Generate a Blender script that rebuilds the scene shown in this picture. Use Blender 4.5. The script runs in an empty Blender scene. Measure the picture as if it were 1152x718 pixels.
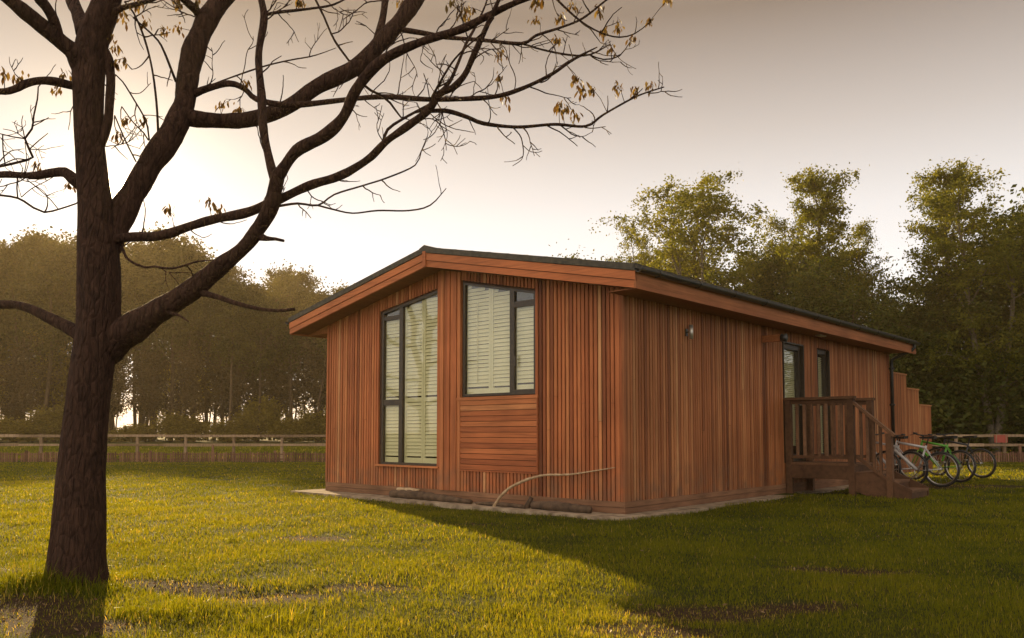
import bpy, math, random
import numpy as np
from mathutils import Vector, Matrix
from mathutils import noise as mnoise

R = math.radians
random.seed(7)
rng = np.random.default_rng(11)
sc = bpy.context.scene
COL = sc.collection

# ------------------------------------------------------------------ camera
F, PITCH, CY, CAMZ = 920.45, 0.06015, 430.89, 1.02      # focal length in px of a 1152 px wide frame
CAM = Vector((0, 0, CAMZ))
camd = bpy.data.cameras.new('camera')
cam = bpy.data.objects.new('camera', camd)
COL.objects.link(cam)
cam.location = CAM
cam.rotation_euler = (math.pi / 2 + PITCH, 0, 0)
camd.sensor_width = 36
camd.lens = F / 1152 * 36
camd.shift_y = (CY - 359) / 1152
camd.clip_start, camd.clip_end = 0.1, 6000
sc.camera = cam

def at(px, py, depth):
    """pixel of the photograph + distance along the ground axis -> a point of the place"""
    dx, du = (px - 576) / F, (CY - py) / F
    d = Vector((dx, math.cos(PITCH) - du * math.sin(PITCH), math.sin(PITCH) + du * math.cos(PITCH)))
    return CAM + d * (depth / d.y)

SUN = Vector((-0.42466, 0.86607, 0.26381)).normalized()
SUN_AZ = math.atan2(SUN.x, SUN.y)
SUN_EL = math.asin(SUN.z)

# ------------------------------------------------------------------ helpers
def tag(o, label=None, cat=None, group=None, kind=None):
    if label: o['label'] = label
    if cat: o['category'] = cat
    if group: o['group'] = group
    if kind: o['kind'] = kind
    return o

def thing(name, label, cat, loc=(0, 0, 0), rz=0, group=None):
    o = bpy.data.objects.new(name, None)
    o.empty_display_size = 0.2
    COL.objects.link(o)
    o.location = loc
    o.rotation_euler = (0, 0, rz)
    return tag(o, label, cat, group)

def copy_tree(o, parent=None):
    c = o.copy()
    COL.objects.link(c)
    if parent is not None:
        c.parent = parent
        c.matrix_parent_inverse = o.matrix_parent_inverse.copy()
    for ch in list(o.children):
        copy_tree(ch, c)
    return c

def mesh_from_arrays(name, V, faces_idx, loop_start, loop_total, mat, tone=None, smooth=False):
    me = bpy.data.meshes.new(name)
    me.vertices.add(len(V))
    me.vertices.foreach_set('co', np.asarray(V, dtype=np.float32).ravel())
    me.loops.add(len(faces_idx))
    me.loops.foreach_set('vertex_index', np.asarray(faces_idx, dtype=np.int32))
    me.polygons.add(len(loop_start))
    me.polygons.foreach_set('loop_start', np.asarray(loop_start, dtype=np.int32))
    me.polygons.foreach_set('loop_total', np.asarray(loop_total, dtype=np.int32))
    if tone is not None:
        a = me.attributes.new('tone', 'FLOAT', 'FACE')
        a.data.foreach_set('value', np.asarray(tone, dtype=np.float32))
    me.update(calc_edges=True)
    me.materials.append(mat)
    me.polygons.foreach_set('use_smooth', np.full(len(loop_start), bool(smooth), dtype=bool))
    return me

def link(name, me, parent=None):
    o = bpy.data.objects.new(name, me)
    COL.objects.link(o)
    if parent is not None: o.parent = parent
    return o

class MB:
    """collects boxes, prisms and tubes and links them as ONE mesh object"""
    def __init__(s):
        s.v, s.f, s.t = [], [], []
    def face(s, idx, tone=0.5):
        s.f.append(idx); s.t.append(tone)
    def box(s, a, b, tone=None):
        tone = random.random() if tone is None else tone
        x0, y0, z0 = (min(a[i], b[i]) for i in range(3))
        x1, y1, z1 = (max(a[i], b[i]) for i in range(3))
        n = len(s.v)
        s.v += [(x0, y0, z0), (x1, y0, z0), (x1, y1, z0), (x0, y1, z0), (x0, y0, z1), (x1, y0, z1), (x1, y1, z1), (x0, y1, z1)]
        for q in ((0, 3, 2, 1), (4, 5, 6, 7), (0, 1, 5, 4), (1, 2, 6, 5), (2, 3, 7, 6), (3, 0, 4, 7)):
            s.face([n + i for i in q], tone)
        return s
    def hexa(s, pts, tone=None):
        tone = random.random() if tone is None else tone
        n = len(s.v)
        s.v += [tuple(p) for p in pts]
        for q in ((0, 3, 2, 1), (4, 5, 6, 7), (0, 1, 5, 4), (1, 2, 6, 5), (2, 3, 7, 6), (3, 0, 4, 7)):
            s.face([n + i for i in q], tone)
        return s
    def prism(s, poly, axis, d0, d1, tone=None):
        """poly: 2-D points; axis 'x','y','z' = extrusion axis"""
        tone = random.random() if tone is None else tone
        n, k = len(s.v), len(poly)
        def p3(p, d):
            return {'x': (d, p[0], p[1]), 'y': (p[0], d, p[1]), 'z': (p[0], p[1], d)}[axis]
        s.v += [p3(p, d0) for p in poly] + [p3(p, d1) for p in poly]
        s.face([n + i for i in range(k)][::-1], tone)
        s.face([n + k + i for i in range(k)], tone)
        for i in range(k):
            j = (i + 1) % k
            s.face([n + i, n + j, n + k + j, n + k + i], tone)
        return s
    def bar(s, p, q, w, h, tone=None, up=(0, 0, 1)):
        tone = random.random() if tone is None else tone
        p, q = Vector(p), Vector(q)
        d = (q - p).normalized()
        side = d.cross(Vector(up))
        if side.length < 1e-4: side = d.cross(Vector((1, 0, 0)))
        side.normalize()
        u = side.cross(d)
        pts = []
        for c in (p, q):
            for a, b in ((-1, -1), (1, -1), (1, 1), (-1, 1)):
                pts.append(c + side * a * w / 2 + u * b * h / 2)
        return s.hexa(pts, tone)
    def tube(s, pts, radii, n=8, tone=None, cap=True):
        tone = random.random() if tone is None else tone
        pts = [Vector(p) for p in pts]
        if not hasattr(radii, '__len__'): radii = [radii] * len(pts)
        base = len(s.v)
        prev = None
        for i, p in enumerate(pts):
            d = (pts[min(i + 1, len(pts) - 1)] - pts[max(i - 1, 0)])
            if d.length < 1e-9: d = Vector((0, 0, 1))
            d.normalize()
            if prev is None:
                a = d.orthogonal().normalized()
            else:
                a = prev - d * prev.dot(d)
                a = a.normalized() if a.length > 1e-6 else d.orthogonal().normalized()
            prev = a
            b = d.cross(a)
            for k in range(n):
                t = 2 * math.pi * k / n
                s.v.append(tuple(p + (a * math.cos(t) + b * math.sin(t)) * radii[i]))
        for i in range(len(pts) - 1):
            for k in range(n):
                k2 = (k + 1) % n
                s.face([base + i * n + k, base + i * n + k2, base + (i + 1) * n + k2, base + (i + 1) * n + k], tone)
        if cap:
            s.face([base + k for k in range(n)][::-1], tone)
            m = base + (len(pts) - 1) * n
            s.face([m + k for k in range(n)], tone)
        return s
    def ring(s, c, axis, r, rt, n=28, m=6, tone=None):
        """torus: centre, axis vector, radius, tube radius"""
        c, ax = Vector(c), Vector(axis).normalized()
        a = ax.orthogonal().normalized(); b = ax.cross(a)
        tone = 0.5 if tone is None else tone
        base = len(s.v)
        for i in range(n):
            t = 2 * math.pi * i / n
            e = a * math.cos(t) + b * math.sin(t)
            for j in range(m):
                q = 2 * math.pi * j / m
                s.v.append(tuple(c + e * (r + rt * math.cos(q)) + ax * rt * math.sin(q)))
        for i in range(n):
            for j in range(m):
                i2, j2 = (i + 1) % n, (j + 1) % m
                s.face([base + i * m + j, base + i2 * m + j, base + i2 * m + j2, base + i * m + j2], tone)
        return s
    def mesh(s, name, mat, smooth=False):
        fi = [i for f in s.f for i in f]
        lt = [len(f) for f in s.f]
        ls = np.concatenate([[0], np.cumsum(lt)[:-1]]) if lt else []
        return mesh_from_arrays(name, s.v, fi, ls, lt, mat, s.t, smooth)
    def build(s, name, mat, parent=None, smooth=False):
        return link(name, s.mesh(name, mat, smooth), parent)

def catmull(pts, step):
    """pts: list of tuples; resampled smooth polyline"""
    P = [np.array(p, float) for p in pts]
    P = [2 * P[0] - P[1]] + P + [2 * P[-1] - P[-2]]
    out = []
    for i in range(1, len(P) - 2):
        n = max(1, int(np.linalg.norm(P[i + 1][:2] - P[i][:2]) / step))
        for k in range(n):
            t = k / n
            a, b, c, d = P[i - 1], P[i], P[i + 1], P[i + 2]
            out.append(.5 * (2 * b + (c - a) * t + (2 * a - 5 * b + 4 * c - d) * t * t + (3 * b - a - 3 * c + d) * t ** 3))
    out.append(P[-2])
    return out

# ------------------------------------------------------------------ materials
def new_mat(name):
    m = bpy.data.materials.new(name)
    m.use_nodes = True
    nt = m.node_tree
    nt.nodes.clear()
    return m, nt, (lambda t, **k: _node(nt, t, **k))

def _node(nt, t, **k):
    n = nt.nodes.new(t)
    for a, v in k.items():
        if a == 'ins':
            for i, val in v.items(): n.inputs[i].default_value = val
        else: setattr(n, a, v)
    return n

def ramp(nt, stops):
    n = nt.nodes.new('ShaderNodeValToRGB')
    e = n.color_ramp.elements
    while len(e) < len(stops): e.new(.5)
    for i, (p, c) in enumerate(stops):
        e[i].position = p; e[i].color = (*c, 1)
    return n

def wood_mat(name, stops, stretch, rough=.62, grain=.35, splash=False, stain=.25, spec=.25):
    """boards coloured one by one from the 'tone' attribute, grain along the stretched axis"""
    m, nt, N = new_mat(name); L = nt.links.new
    at_ = N('ShaderNodeAttribute', attribute_name='tone')
    tc = N('ShaderNodeTexCoord')
    mp = N('ShaderNodeMapping'); mp.inputs['Scale'].default_value = stretch
    L(tc.outputs['Object'], mp.inputs[0])
    addv = N('ShaderNodeVectorMath', operation='ADD')
    L(mp.outputs[0], addv.inputs[0])
    mulv = N('ShaderNodeVectorMath', operation='SCALE'); mulv.inputs['Scale'].default_value = 37
    L(at_.outputs['Fac'], mulv.inputs[0])
    comb = N('ShaderNodeCombineXYZ')
    ml = N('ShaderNodeMath', operation='MULTIPLY'); ml.inputs[1].default_value = 91
    L(at_.outputs['Fac'], ml.inputs[0])
    for i in range(3): L(ml.outputs[0], comb.inputs[i])
    L(comb.outputs[0], addv.inputs[1])
    n1 = N('ShaderNodeTexNoise'); n1.inputs['Scale'].default_value = 1; n1.inputs['Detail'].default_value = 6; n1.inputs['Roughness'].default_value = .65
    L(addv.outputs[0], n1.inputs['Vector'])
    cr = ramp(nt, stops); L(at_.outputs['Fac'], cr.inputs[0])
    gr = ramp(nt, [(.3, (1 - grain,) * 3), (.5, (1, 1, 1)), (.72, (1 + grain * .6,) * 3)])
    L(n1.outputs['Fac'], gr.inputs[0])
    mx = N('ShaderNodeMix', data_type='RGBA', blend_type='MULTIPLY'); mx.inputs['Factor'].default_value = 1
    L(cr.outputs[0], mx.inputs[6]); L(gr.outputs[0], mx.inputs[7])
    # broad weathering
    n2 = N('ShaderNodeTexNoise'); n2.inputs['Scale'].default_value = 1.1; n2.inputs['Detail'].default_value = 4
    L(tc.outputs['Object'], n2.inputs['Vector'])
    g2 = ramp(nt, [(.35, (1 - stain, 1 - stain, 1 - stain)), (.65, (1, 1, 1))]); L(n2.outputs['Fac'], g2.inputs[0])
    mx2 = N('ShaderNodeMix', data_type='RGBA', blend_type='MULTIPLY'); mx2.inputs['Factor'].default_value = 1
    L(mx.outputs[2], mx2.inputs[6]); L(g2.outputs[0], mx2.inputs[7])
    b = N('ShaderNodeBsdfPrincipled'); b.inputs['Roughness'].default_value = rough; b.inputs['Specular IOR Level'].default_value = spec
    sx = N('ShaderNodeSeparateXYZ'); L(tc.outputs['Object'], sx.inputs[0])
    n3 = N('ShaderNodeTexNoise'); n3.inputs['Scale'].default_value = 5; n3.inputs['Detail'].default_value = 6; L(tc.outputs['Object'], n3.inputs['Vector'])
    zz = N('ShaderNodeMapRange'); zz.inputs['From Min'].default_value = .75; zz.inputs['From Max'].default_value = .1; zz.inputs['To Max'].default_value = .9 if splash else 0; L(sx.outputs['Z'], zz.inputs['Value'])
    nm = N('ShaderNodeMapRange'); nm.inputs['From Min'].default_value = .35; nm.inputs['From Max'].default_value = .7; L(n3.outputs['Fac'], nm.inputs['Value'])
    sf_ = N('ShaderNodeMath', operation='MULTIPLY'); L(zz.outputs[0], sf_.inputs[0]); L(nm.outputs[0], sf_.inputs[1])
    mx3 = N('ShaderNodeMix', data_type='RGBA'); L(sf_.outputs[0], mx3.inputs['Factor']); L(mx2.outputs[2], mx3.inputs[6]); mx3.inputs[7].default_value = (.17, .095, .055, 1)
    L(mx3.outputs[2], b.inputs['Base Color'])
    bp = N('ShaderNodeBump'); bp.inputs['Strength'].default_value = .35; bp.inputs['Distance'].default_value = .004
    L(n1.outputs['Fac'], bp.inputs['Height']); L(bp.outputs[0], b.inputs['Normal'])
    o = N('ShaderNodeOutputMaterial'); L(b.outputs[0], o.inputs[0])
    return m

def noise_mat(name, c0, c1, scale, rough=.6, metallic=0, bump=0, spec=.4, lo=.35, hi=.65, detail=5):
    m, nt, N = new_mat(name); L = nt.links.new
    tc = N('ShaderNodeTexCoord')
    mp = N('ShaderNodeMapping')
    mp.inputs['Scale'].default_value = scale if hasattr(scale, '__len__') else (scale,) * 3
    L(tc.outputs['Object'], mp.inputs[0])
    n1 = N('ShaderNodeTexNoise'); n1.inputs['Scale'].default_value = 1; n1.inputs['Detail'].default_value = detail
    L(mp.outputs[0], n1.inputs['Vector'])
    cr = ramp(nt, [(lo, c0), (hi, c1)]); L(n1.outputs['Fac'], cr.inputs[0])
    b = N('ShaderNodeBsdfPrincipled')
    b.inputs['Roughness'].default_value = rough; b.inputs['Metallic'].default_value = metallic; b.inputs['Specular IOR Level'].default_value = spec
    L(cr.outputs[0], b.inputs['Base Color'])
    if bump:
        bp = N('ShaderNodeBump'); bp.inputs['Strength'].default_value = .7; bp.inputs['Distance'].default_value = bump
        L(n1.outputs['Fac'], bp.inputs['Height']); L(bp.outputs[0], b.inputs['Normal'])
    o = N('ShaderNodeOutputMaterial'); L(b.outputs[0], o.inputs[0])
    return m

def leaf_mat(name, stops, trans=.5, rough=.55, spec=.2, tint=(1.25, 1.2, .7)):
    m, nt, N = new_mat(name); L = nt.links.new
    at_ = N('ShaderNodeAttribute', attribute_name='tone')
    cr = ramp(nt, stops); L(at_.outputs['Fac'], cr.inputs[0])
    b = N('ShaderNodeBsdfPrincipled'); b.inputs['Roughness'].default_value = rough; b.inputs['Specular IOR Level'].default_value = spec
    L(cr.outputs[0], b.inputs['Base Color'])
    t = N('ShaderNodeBsdfTranslucent')
    mx = N('ShaderNodeMix', data_type='RGBA', blend_type='MULTIPLY'); mx.inputs['Factor'].default_value = 1
    L(cr.outputs[0], mx.inputs[6]); mx.inputs[7].default_value = (*tint, 1)
    L(mx.outputs[2], t.inputs['Color'])
    s = N('ShaderNodeMixShader'); s.inputs[0].default_value = trans
    L(b.outputs[0], s.inputs[1]); L(t.outputs[0], s.inputs[2])
    o = N('ShaderNodeOutputMaterial'); L(s.outputs[0], o.inputs[0])
    return m

CEDAR = [(0, (.165, .045, .016)), (.3, (.35, .1, .034)), (.6, (.49, .15, .05)), (.85, (.57, .21, .075)), (1, (.63, .3, .125))]
CEDAR_SHADED = [(0, (.14, .044, .016)), (.3, (.29, .096, .034)), (.6, (.4, .142, .05)), (.85, (.5, .21, .08)), (1, (.58, .3, .13))]  # cedar darkened for the shaded long side; the shade is in the colour
M = {}
M['cedar'] = wood_mat('cedar_vertical', CEDAR, (34, 34, 1.6), splash=True)
M['cedar_shaded'] = wood_mat('cedar_shaded', CEDAR_SHADED, (34, 34, 1.6), splash=True)
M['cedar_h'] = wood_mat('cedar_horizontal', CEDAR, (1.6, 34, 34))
M['cedar_h_shaded'] = wood_mat('cedar_horizontal_shaded', CEDAR_SHADED, (34, 1.6, 34))
M['plinth'] = wood_mat('plinth_wood', [(0, (.2, .095, .05)), (1, (.31, .16, .085))], (3, 3, 40), rough=.8, stain=.4)
M['core'] = noise_mat('dark_backing', (.035, .014, .007), (.055, .022, .01), 5, rough=.9)
M['deck'] = wood_mat('porch_timber', [(0, (.07, .034, .017)), (.5, (.145, .07, .034)), (1, (.29, .15, .078))], (14, 14, 14), rough=.75, stain=.45)
M['bronze'] = noise_mat('bronze_frame', (.026, .018, .01), (.04, .028, .016), 20, rough=.4)
M['roof'] = noise_mat('roof_felt', (.035, .032, .024), (.07, .062, .045), 14, rough=.75, bump=.003)
M['gutter'] = noise_mat('black_plastic', (.012, .012, .011), (.02, .02, .018), 8, rough=.35)
M['shutter'] = noise_mat('shutter_paint', (.56, .53, .3), (.62, .58, .34), 4, rough=.45)
M['slab'] = noise_mat('concrete', (.15, .105, .065), (.4, .31, .21), 6, rough=.9, bump=.004)
M['steel'] = noise_mat('steel', (.5, .48, .45), (.62, .6, .56), 30, rough=.3, metallic=1)
M['black'] = noise_mat('black_rubber', (.012, .012, .012), (.022, .021, .02), 30, rough=.6)
M['fence'] = wood_mat('fence_wood', [(0, (.2, .13, .075)), (.5, (.29, .195, .115)), (1, (.38, .26, .16))], (20, 20, 2), rough=.85)
M['paling'] = wood_mat('paling_wood', [(0, (.12, .058, .034)), (.5, (.2, .1, .058)), (1, (.28, .15, .09))], (20, 20, 2), rough=.85)
M['log'] = noise_mat('old_bark', (.045, .028, .017), (.12, .075, .045), (9, 9, 9), rough=.95, bump=.01)
M['stick'] = noise_mat('bare_stick', (.3, .19, .1), (.5, .36, .21), (14, 14, 14), rough=.7)
M['red'] = noise_mat('red_paint', (.3, .05, .03), (.36, .07, .04), 6, rough=.5)
M['lampglass'] = noise_mat('lamp_steel', (.45, .42, .36), (.6, .56, .48), 20, rough=.35, metallic=.8)
M['interior'] = noise_mat('dark_interior', (.05, .04, .03), (.07, .055, .04), 2, rough=.9)

def glass_mat():
    m, nt, N = new_mat('window_glass'); L = nt.links.new
    g = N('ShaderNodeBsdfGlossy'); g.inputs['Roughness'].default_value = .015; g.inputs['Color'].default_value = (.95, .97, .95, 1)
    t = N('ShaderNodeBsdfTransparent'); t.inputs['Color'].default_value = (.985, .99, .975, 1)
    ge = N('ShaderNodeNewGeometry')
    dp = N('ShaderNodeVectorMath', operation='DOT_PRODUCT'); L(ge.outputs['Incoming'], dp.inputs[0]); L(ge.outputs['Normal'], dp.inputs[1])
    ab = N('ShaderNodeMath', operation='ABSOLUTE'); L(dp.outputs['Value'], ab.inputs[0])
    om = N('ShaderNodeMath', operation='SUBTRACT'); om.inputs[0].default_value = 1; L(ab.outputs[0], om.inputs[1])
    p5 = N('ShaderNodeMath', operation='POWER'); p5.inputs[1].default_value = 5; L(om.outputs[0], p5.inputs[0])
    fr = N('ShaderNodeMath', operation='MULTIPLY_ADD'); fr.inputs[1].default_value = .93; fr.inputs[2].default_value = .045; L(p5.outputs[0], fr.inputs[0])
    s = N('ShaderNodeMixShader'); L(fr.outputs[0], s.inputs[0]); L(t.outputs[0], s.inputs[1]); L(g.outputs[0], s.inputs[2])
    o = N('ShaderNodeOutputMaterial'); L(s.outputs[0], o.inputs[0])
    return m
M['glass'] = glass_mat()

def bark_mat(name, c0, c1, sc_=(7, 7, 2.0), bump=.03):
    m, nt, N = new_mat(name); L = nt.links.new
    tc = N('ShaderNodeTexCoord'); mp = N('ShaderNodeMapping'); mp.inputs['Scale'].default_value = sc_
    L(tc.outputs['Object'], mp.inputs[0])
    n1 = N('ShaderNodeTexNoise'); n1.inputs['Scale'].default_value = 2.4; n1.inputs['Detail'].default_value = 9; n1.inputs['Roughness'].default_value = .7; n1.inputs['Distortion'].default_value = .6
    v = N('ShaderNodeTexVoronoi', feature='DISTANCE_TO_EDGE'); v.inputs['Scale'].default_value = 2.6
    L(mp.outputs[0], n1.inputs['Vector'])
    mixv = N('ShaderNodeMix', data_type='VECTOR'); mixv.inputs['Factor'].default_value = .12
    L(mp.outputs[0], mixv.inputs[4]); L(n1.outputs['Color'], mixv.inputs[5])
    L(mixv.outputs[1], v.inputs['Vector'])
    cr = ramp(nt, [(.3, c0), (.7, c1)]); L(n1.outputs['Fac'], cr.inputs[0])
    b = N('ShaderNodeBsdfPrincipled'); b.inputs['Roughness'].default_value = .9; b.inputs['Specular IOR Level'].default_value = .15
    L(cr.outputs[0], b.inputs['Base Color'])
    mr = N('ShaderNodeMapRange'); mr.inputs['From Max'].default_value = .18
    L(v.outputs['Distance'], mr.inputs['Value'])
    ad = N('ShaderNodeMath', operation='MULTIPLY_ADD'); ad.inputs[1].default_value = .5
    L(mr.outputs[0], ad.inputs[0]); L(n1.outputs['Fac'], ad.inputs[2])
    bp = N('ShaderNodeBump'); bp.inputs['Strength'].default_value = .8; bp.inputs['Distance'].default_value = bump
    L(ad.outputs[0], bp.inputs['Height']); L(bp.outputs[0], b.inputs['Normal'])
    o = N('ShaderNodeOutputMaterial'); L(b.outputs[0], o.inputs[0])
    return m
M['bark'] = bark_mat('grey_brown_bark', (.022, .012, .008), (.105, .054, .034), (13, 13, 3.4), .06)
M['birch'] = bark_mat('birch_bark', (.05, .04, .028), (.2, .165, .12), (6, 6, 6), .01)
M['woodbark'] = bark_mat('wood_bark', (.05, .032, .02), (.13, .085, .05), (3, 3, 1), .02)
M['budleaf'] = leaf_mat('young_leaf', [(0, (.07, .035, .012)), (.5, (.13, .075, .022)), (1, (.21, .14, .04))], trans=.45)
M['leaf_birch'] = leaf_mat('birch_leaf', [(0, (.055, .065, .006)), (.5, (.13, .135, .012)), (1, (.22, .2, .025))], trans=.55)
M['leaf_dark'] = leaf_mat('dark_leaf', [(0, (.024, .034, .005)), (.5, (.054, .068, .008)), (1, (.115, .11, .014))], trans=.45)
M['leaf_wood'] = leaf_mat('wood_leaf', [(0, (.026, .027, .006)), (.5, (.058, .054, .01)), (1, (.115, .098, .017))], trans=.42)
M['leaf_shrub'] = leaf_mat('shrub_leaf', [(0, (.09, .07, .012)), (.5, (.17, .13, .02)), (1, (.28, .22, .035))], trans=.5)
M['leaf_bare'] = leaf_mat('brown_spray', [(0, (.03, .018, .008)), (.5, (.06, .036, .014)), (1, (.11, .07, .025))], trans=.2)
M['grass'] = leaf_mat('grass_blade', [(0, (.055, .078, .006)), (.35, (.125, .142, .008)), (.7, (.205, .208, .012)), (.86, (.27, .24, .022)), (1, (.46, .34, .12))], trans=.6, rough=.5, spec=.18, tint=(1.45, 1.25, .35))

# ------------------------------------------------------------------ sky and sun
def build_world():
    w = bpy.data.worlds.new('World'); sc.world = w; w.use_nodes = True
    nt = w.node_tree; nt.nodes.clear(); L = nt.links.new
    N = lambda t, **k: _node(nt, t, **k)
    sky = N('ShaderNodeTexSky', sky_type='NISHITA', sun_disc=False)
    sky.sun_elevation, sky.sun_rotation = SUN_EL, SUN_AZ
    sky.dust_density = 3; sky.air_density = 1
    bw = N('ShaderNodeRGBToBW'); L(sky.outputs[0], bw.inputs[0])
    pw = N('ShaderNodeMath', operation='POWER'); pw.inputs[1].default_value = .05      # low exponent evens out the sky brightness
    L(bw.outputs[0], pw.inputs[0])
    tc = N('ShaderNodeTexCoord')
    sep = N('ShaderNodeSeparateXYZ'); L(tc.outputs['Generated'], sep.inputs[0])
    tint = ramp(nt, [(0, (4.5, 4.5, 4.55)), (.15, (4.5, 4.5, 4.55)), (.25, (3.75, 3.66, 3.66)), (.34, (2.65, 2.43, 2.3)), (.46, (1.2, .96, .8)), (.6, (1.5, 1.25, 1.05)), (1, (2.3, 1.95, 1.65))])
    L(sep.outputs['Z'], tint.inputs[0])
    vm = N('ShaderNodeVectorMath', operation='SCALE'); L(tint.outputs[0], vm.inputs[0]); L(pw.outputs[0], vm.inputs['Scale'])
    # the bright air round the sun and the sun itself
    nrm = N('ShaderNodeVectorMath', operation='NORMALIZE'); L(tc.outputs['Generated'], nrm.inputs[0])
    dt = N('ShaderNodeVectorMath', operation='DOT_PRODUCT'); dt.inputs[1].default_value = SUN; L(nrm.outputs[0], dt.inputs[0])
    mx = N('ShaderNodeMath', operation='MAXIMUM'); mx.inputs[1].default_value = 0; L(dt.outputs['Value'], mx.inputs[0])
    acc = vm.outputs[0]
    for power, col in ((14, (.6, .42, .2)), (250, (4, 2.9, 1.7)), (20000, (190, 140, 80))):
        p = N('ShaderNodeMath', operation='POWER'); p.inputs[1].default_value = power; L(mx.outputs[0], p.inputs[0])
        s = N('ShaderNodeVectorMath', operation='SCALE'); s.inputs[0].default_value = col; L(p.outputs[0], s.inputs['Scale'])
        a = N('ShaderNodeVectorMath', operation='ADD'); L(acc, a.inputs[0]); L(s.outputs[0], a.inputs[1])
        acc = a.outputs[0]
    # added fill glow, unseen behind the camera, that lifts the shaded walls
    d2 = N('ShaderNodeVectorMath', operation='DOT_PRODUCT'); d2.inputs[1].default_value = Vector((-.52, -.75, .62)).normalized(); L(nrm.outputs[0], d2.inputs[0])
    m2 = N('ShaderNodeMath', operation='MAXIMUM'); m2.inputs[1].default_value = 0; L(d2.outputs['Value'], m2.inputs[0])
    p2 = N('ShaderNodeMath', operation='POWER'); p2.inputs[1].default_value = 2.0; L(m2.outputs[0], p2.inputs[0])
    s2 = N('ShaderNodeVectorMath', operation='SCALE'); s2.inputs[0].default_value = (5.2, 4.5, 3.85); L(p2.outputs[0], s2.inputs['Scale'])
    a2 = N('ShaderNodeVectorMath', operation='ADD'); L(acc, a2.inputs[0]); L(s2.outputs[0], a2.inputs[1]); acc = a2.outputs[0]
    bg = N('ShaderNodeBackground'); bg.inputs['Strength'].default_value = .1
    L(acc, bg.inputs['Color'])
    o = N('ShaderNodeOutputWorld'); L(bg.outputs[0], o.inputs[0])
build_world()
sd = bpy.data.lights.new('sun', 'SUN'); sd.energy = 5; sd.angle = R(.55); sd.color = (1, .72, .36)
so = bpy.data.objects.new('sun', sd); COL.objects.link(so)
so.rotation_euler = (-SUN).to_track_quat('-Z', 'Y').to_euler(); so.location = SUN * 60

# haze: the low warm air of the evening
HAZE = 0.00056
def build_haze():
    m, nt, N = new_mat('evening_haze')
    v = N('ShaderNodeVolumePrincipled')
    v.inputs['Color'].default_value = (.97, .78, .48, 1)
    v.inputs['Density'].default_value = HAZE
    v.inputs['Anisotropy'].default_value = .4
    o = N('ShaderNodeOutputMaterial'); nt.links.new(v.outputs[0], o.inputs['Volume'])
    b = MB().box((-940, -340, -1.6), (940, 940, 30), .5).build('haze', m)
    tag(b, kind='stuff')
if HAZE > 0: build_haze()

# ------------------------------------------------------------------ the ground
def ground_z(x, y):
    x = np.asarray(x, float); y = np.asarray(y, float)
    z = -.05 + .018 * np.sin(x * .9 + 1.3) * np.cos(y * .7 + .4) + .012 * np.sin(x * 2.1 + y * 1.7) + .007 * np.sin(4.3 * x - 3.1 * y)
    fade = np.clip((60 - np.hypot(x, y)) / 40, 0, 1)
    mound = .05 * np.exp(-((x + 2.89) ** 2 + (y - 5.5) ** 2) / .5)      # roots lift the ground round the trunk
    mound = mound + .055 * np.exp(-(((x - 6.2) / 1.8) ** 2 + ((y - 13.4) / 1.8) ** 2))
    hol = -.05 * np.exp(-(((x + 1.95) / .5) ** 2 + ((y - 5.5) / .16) ** 2))
    return -.05 * (1 - fade) + z * fade + mound + hol

# worn places: x, y, radius x, radius y
WORN = [(-2.25, 5.72, .42, .16), (-1.65, 5.38, .5, .2), (-2.9, 4.75, .5, .45), (-2.4, 4.45, .4, .25), (-3.75, 6.2, .5, .3), (1.1, 4.95, .5, .22), (.75, 4.5, .4, .2), (1.75, 5.1, .35, .15), (-1.0, 5.65, .35, .12), (2.6, 6.4, .5, .2), (-.6, 9.3, .5, .12), (-2.0, 8.4, .4, .2), (8.6, 16.3, 1.8, .8)]
def worn(x, y):
    w = np.zeros_like(x)
    for cx, cy, rx, ry in WORN:
        d = ((x - cx) / rx) ** 2 + ((y - cy) / ry) ** 2
        w = np.maximum(w, np.clip(1.5 - d, 0, 1))
    return w

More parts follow.
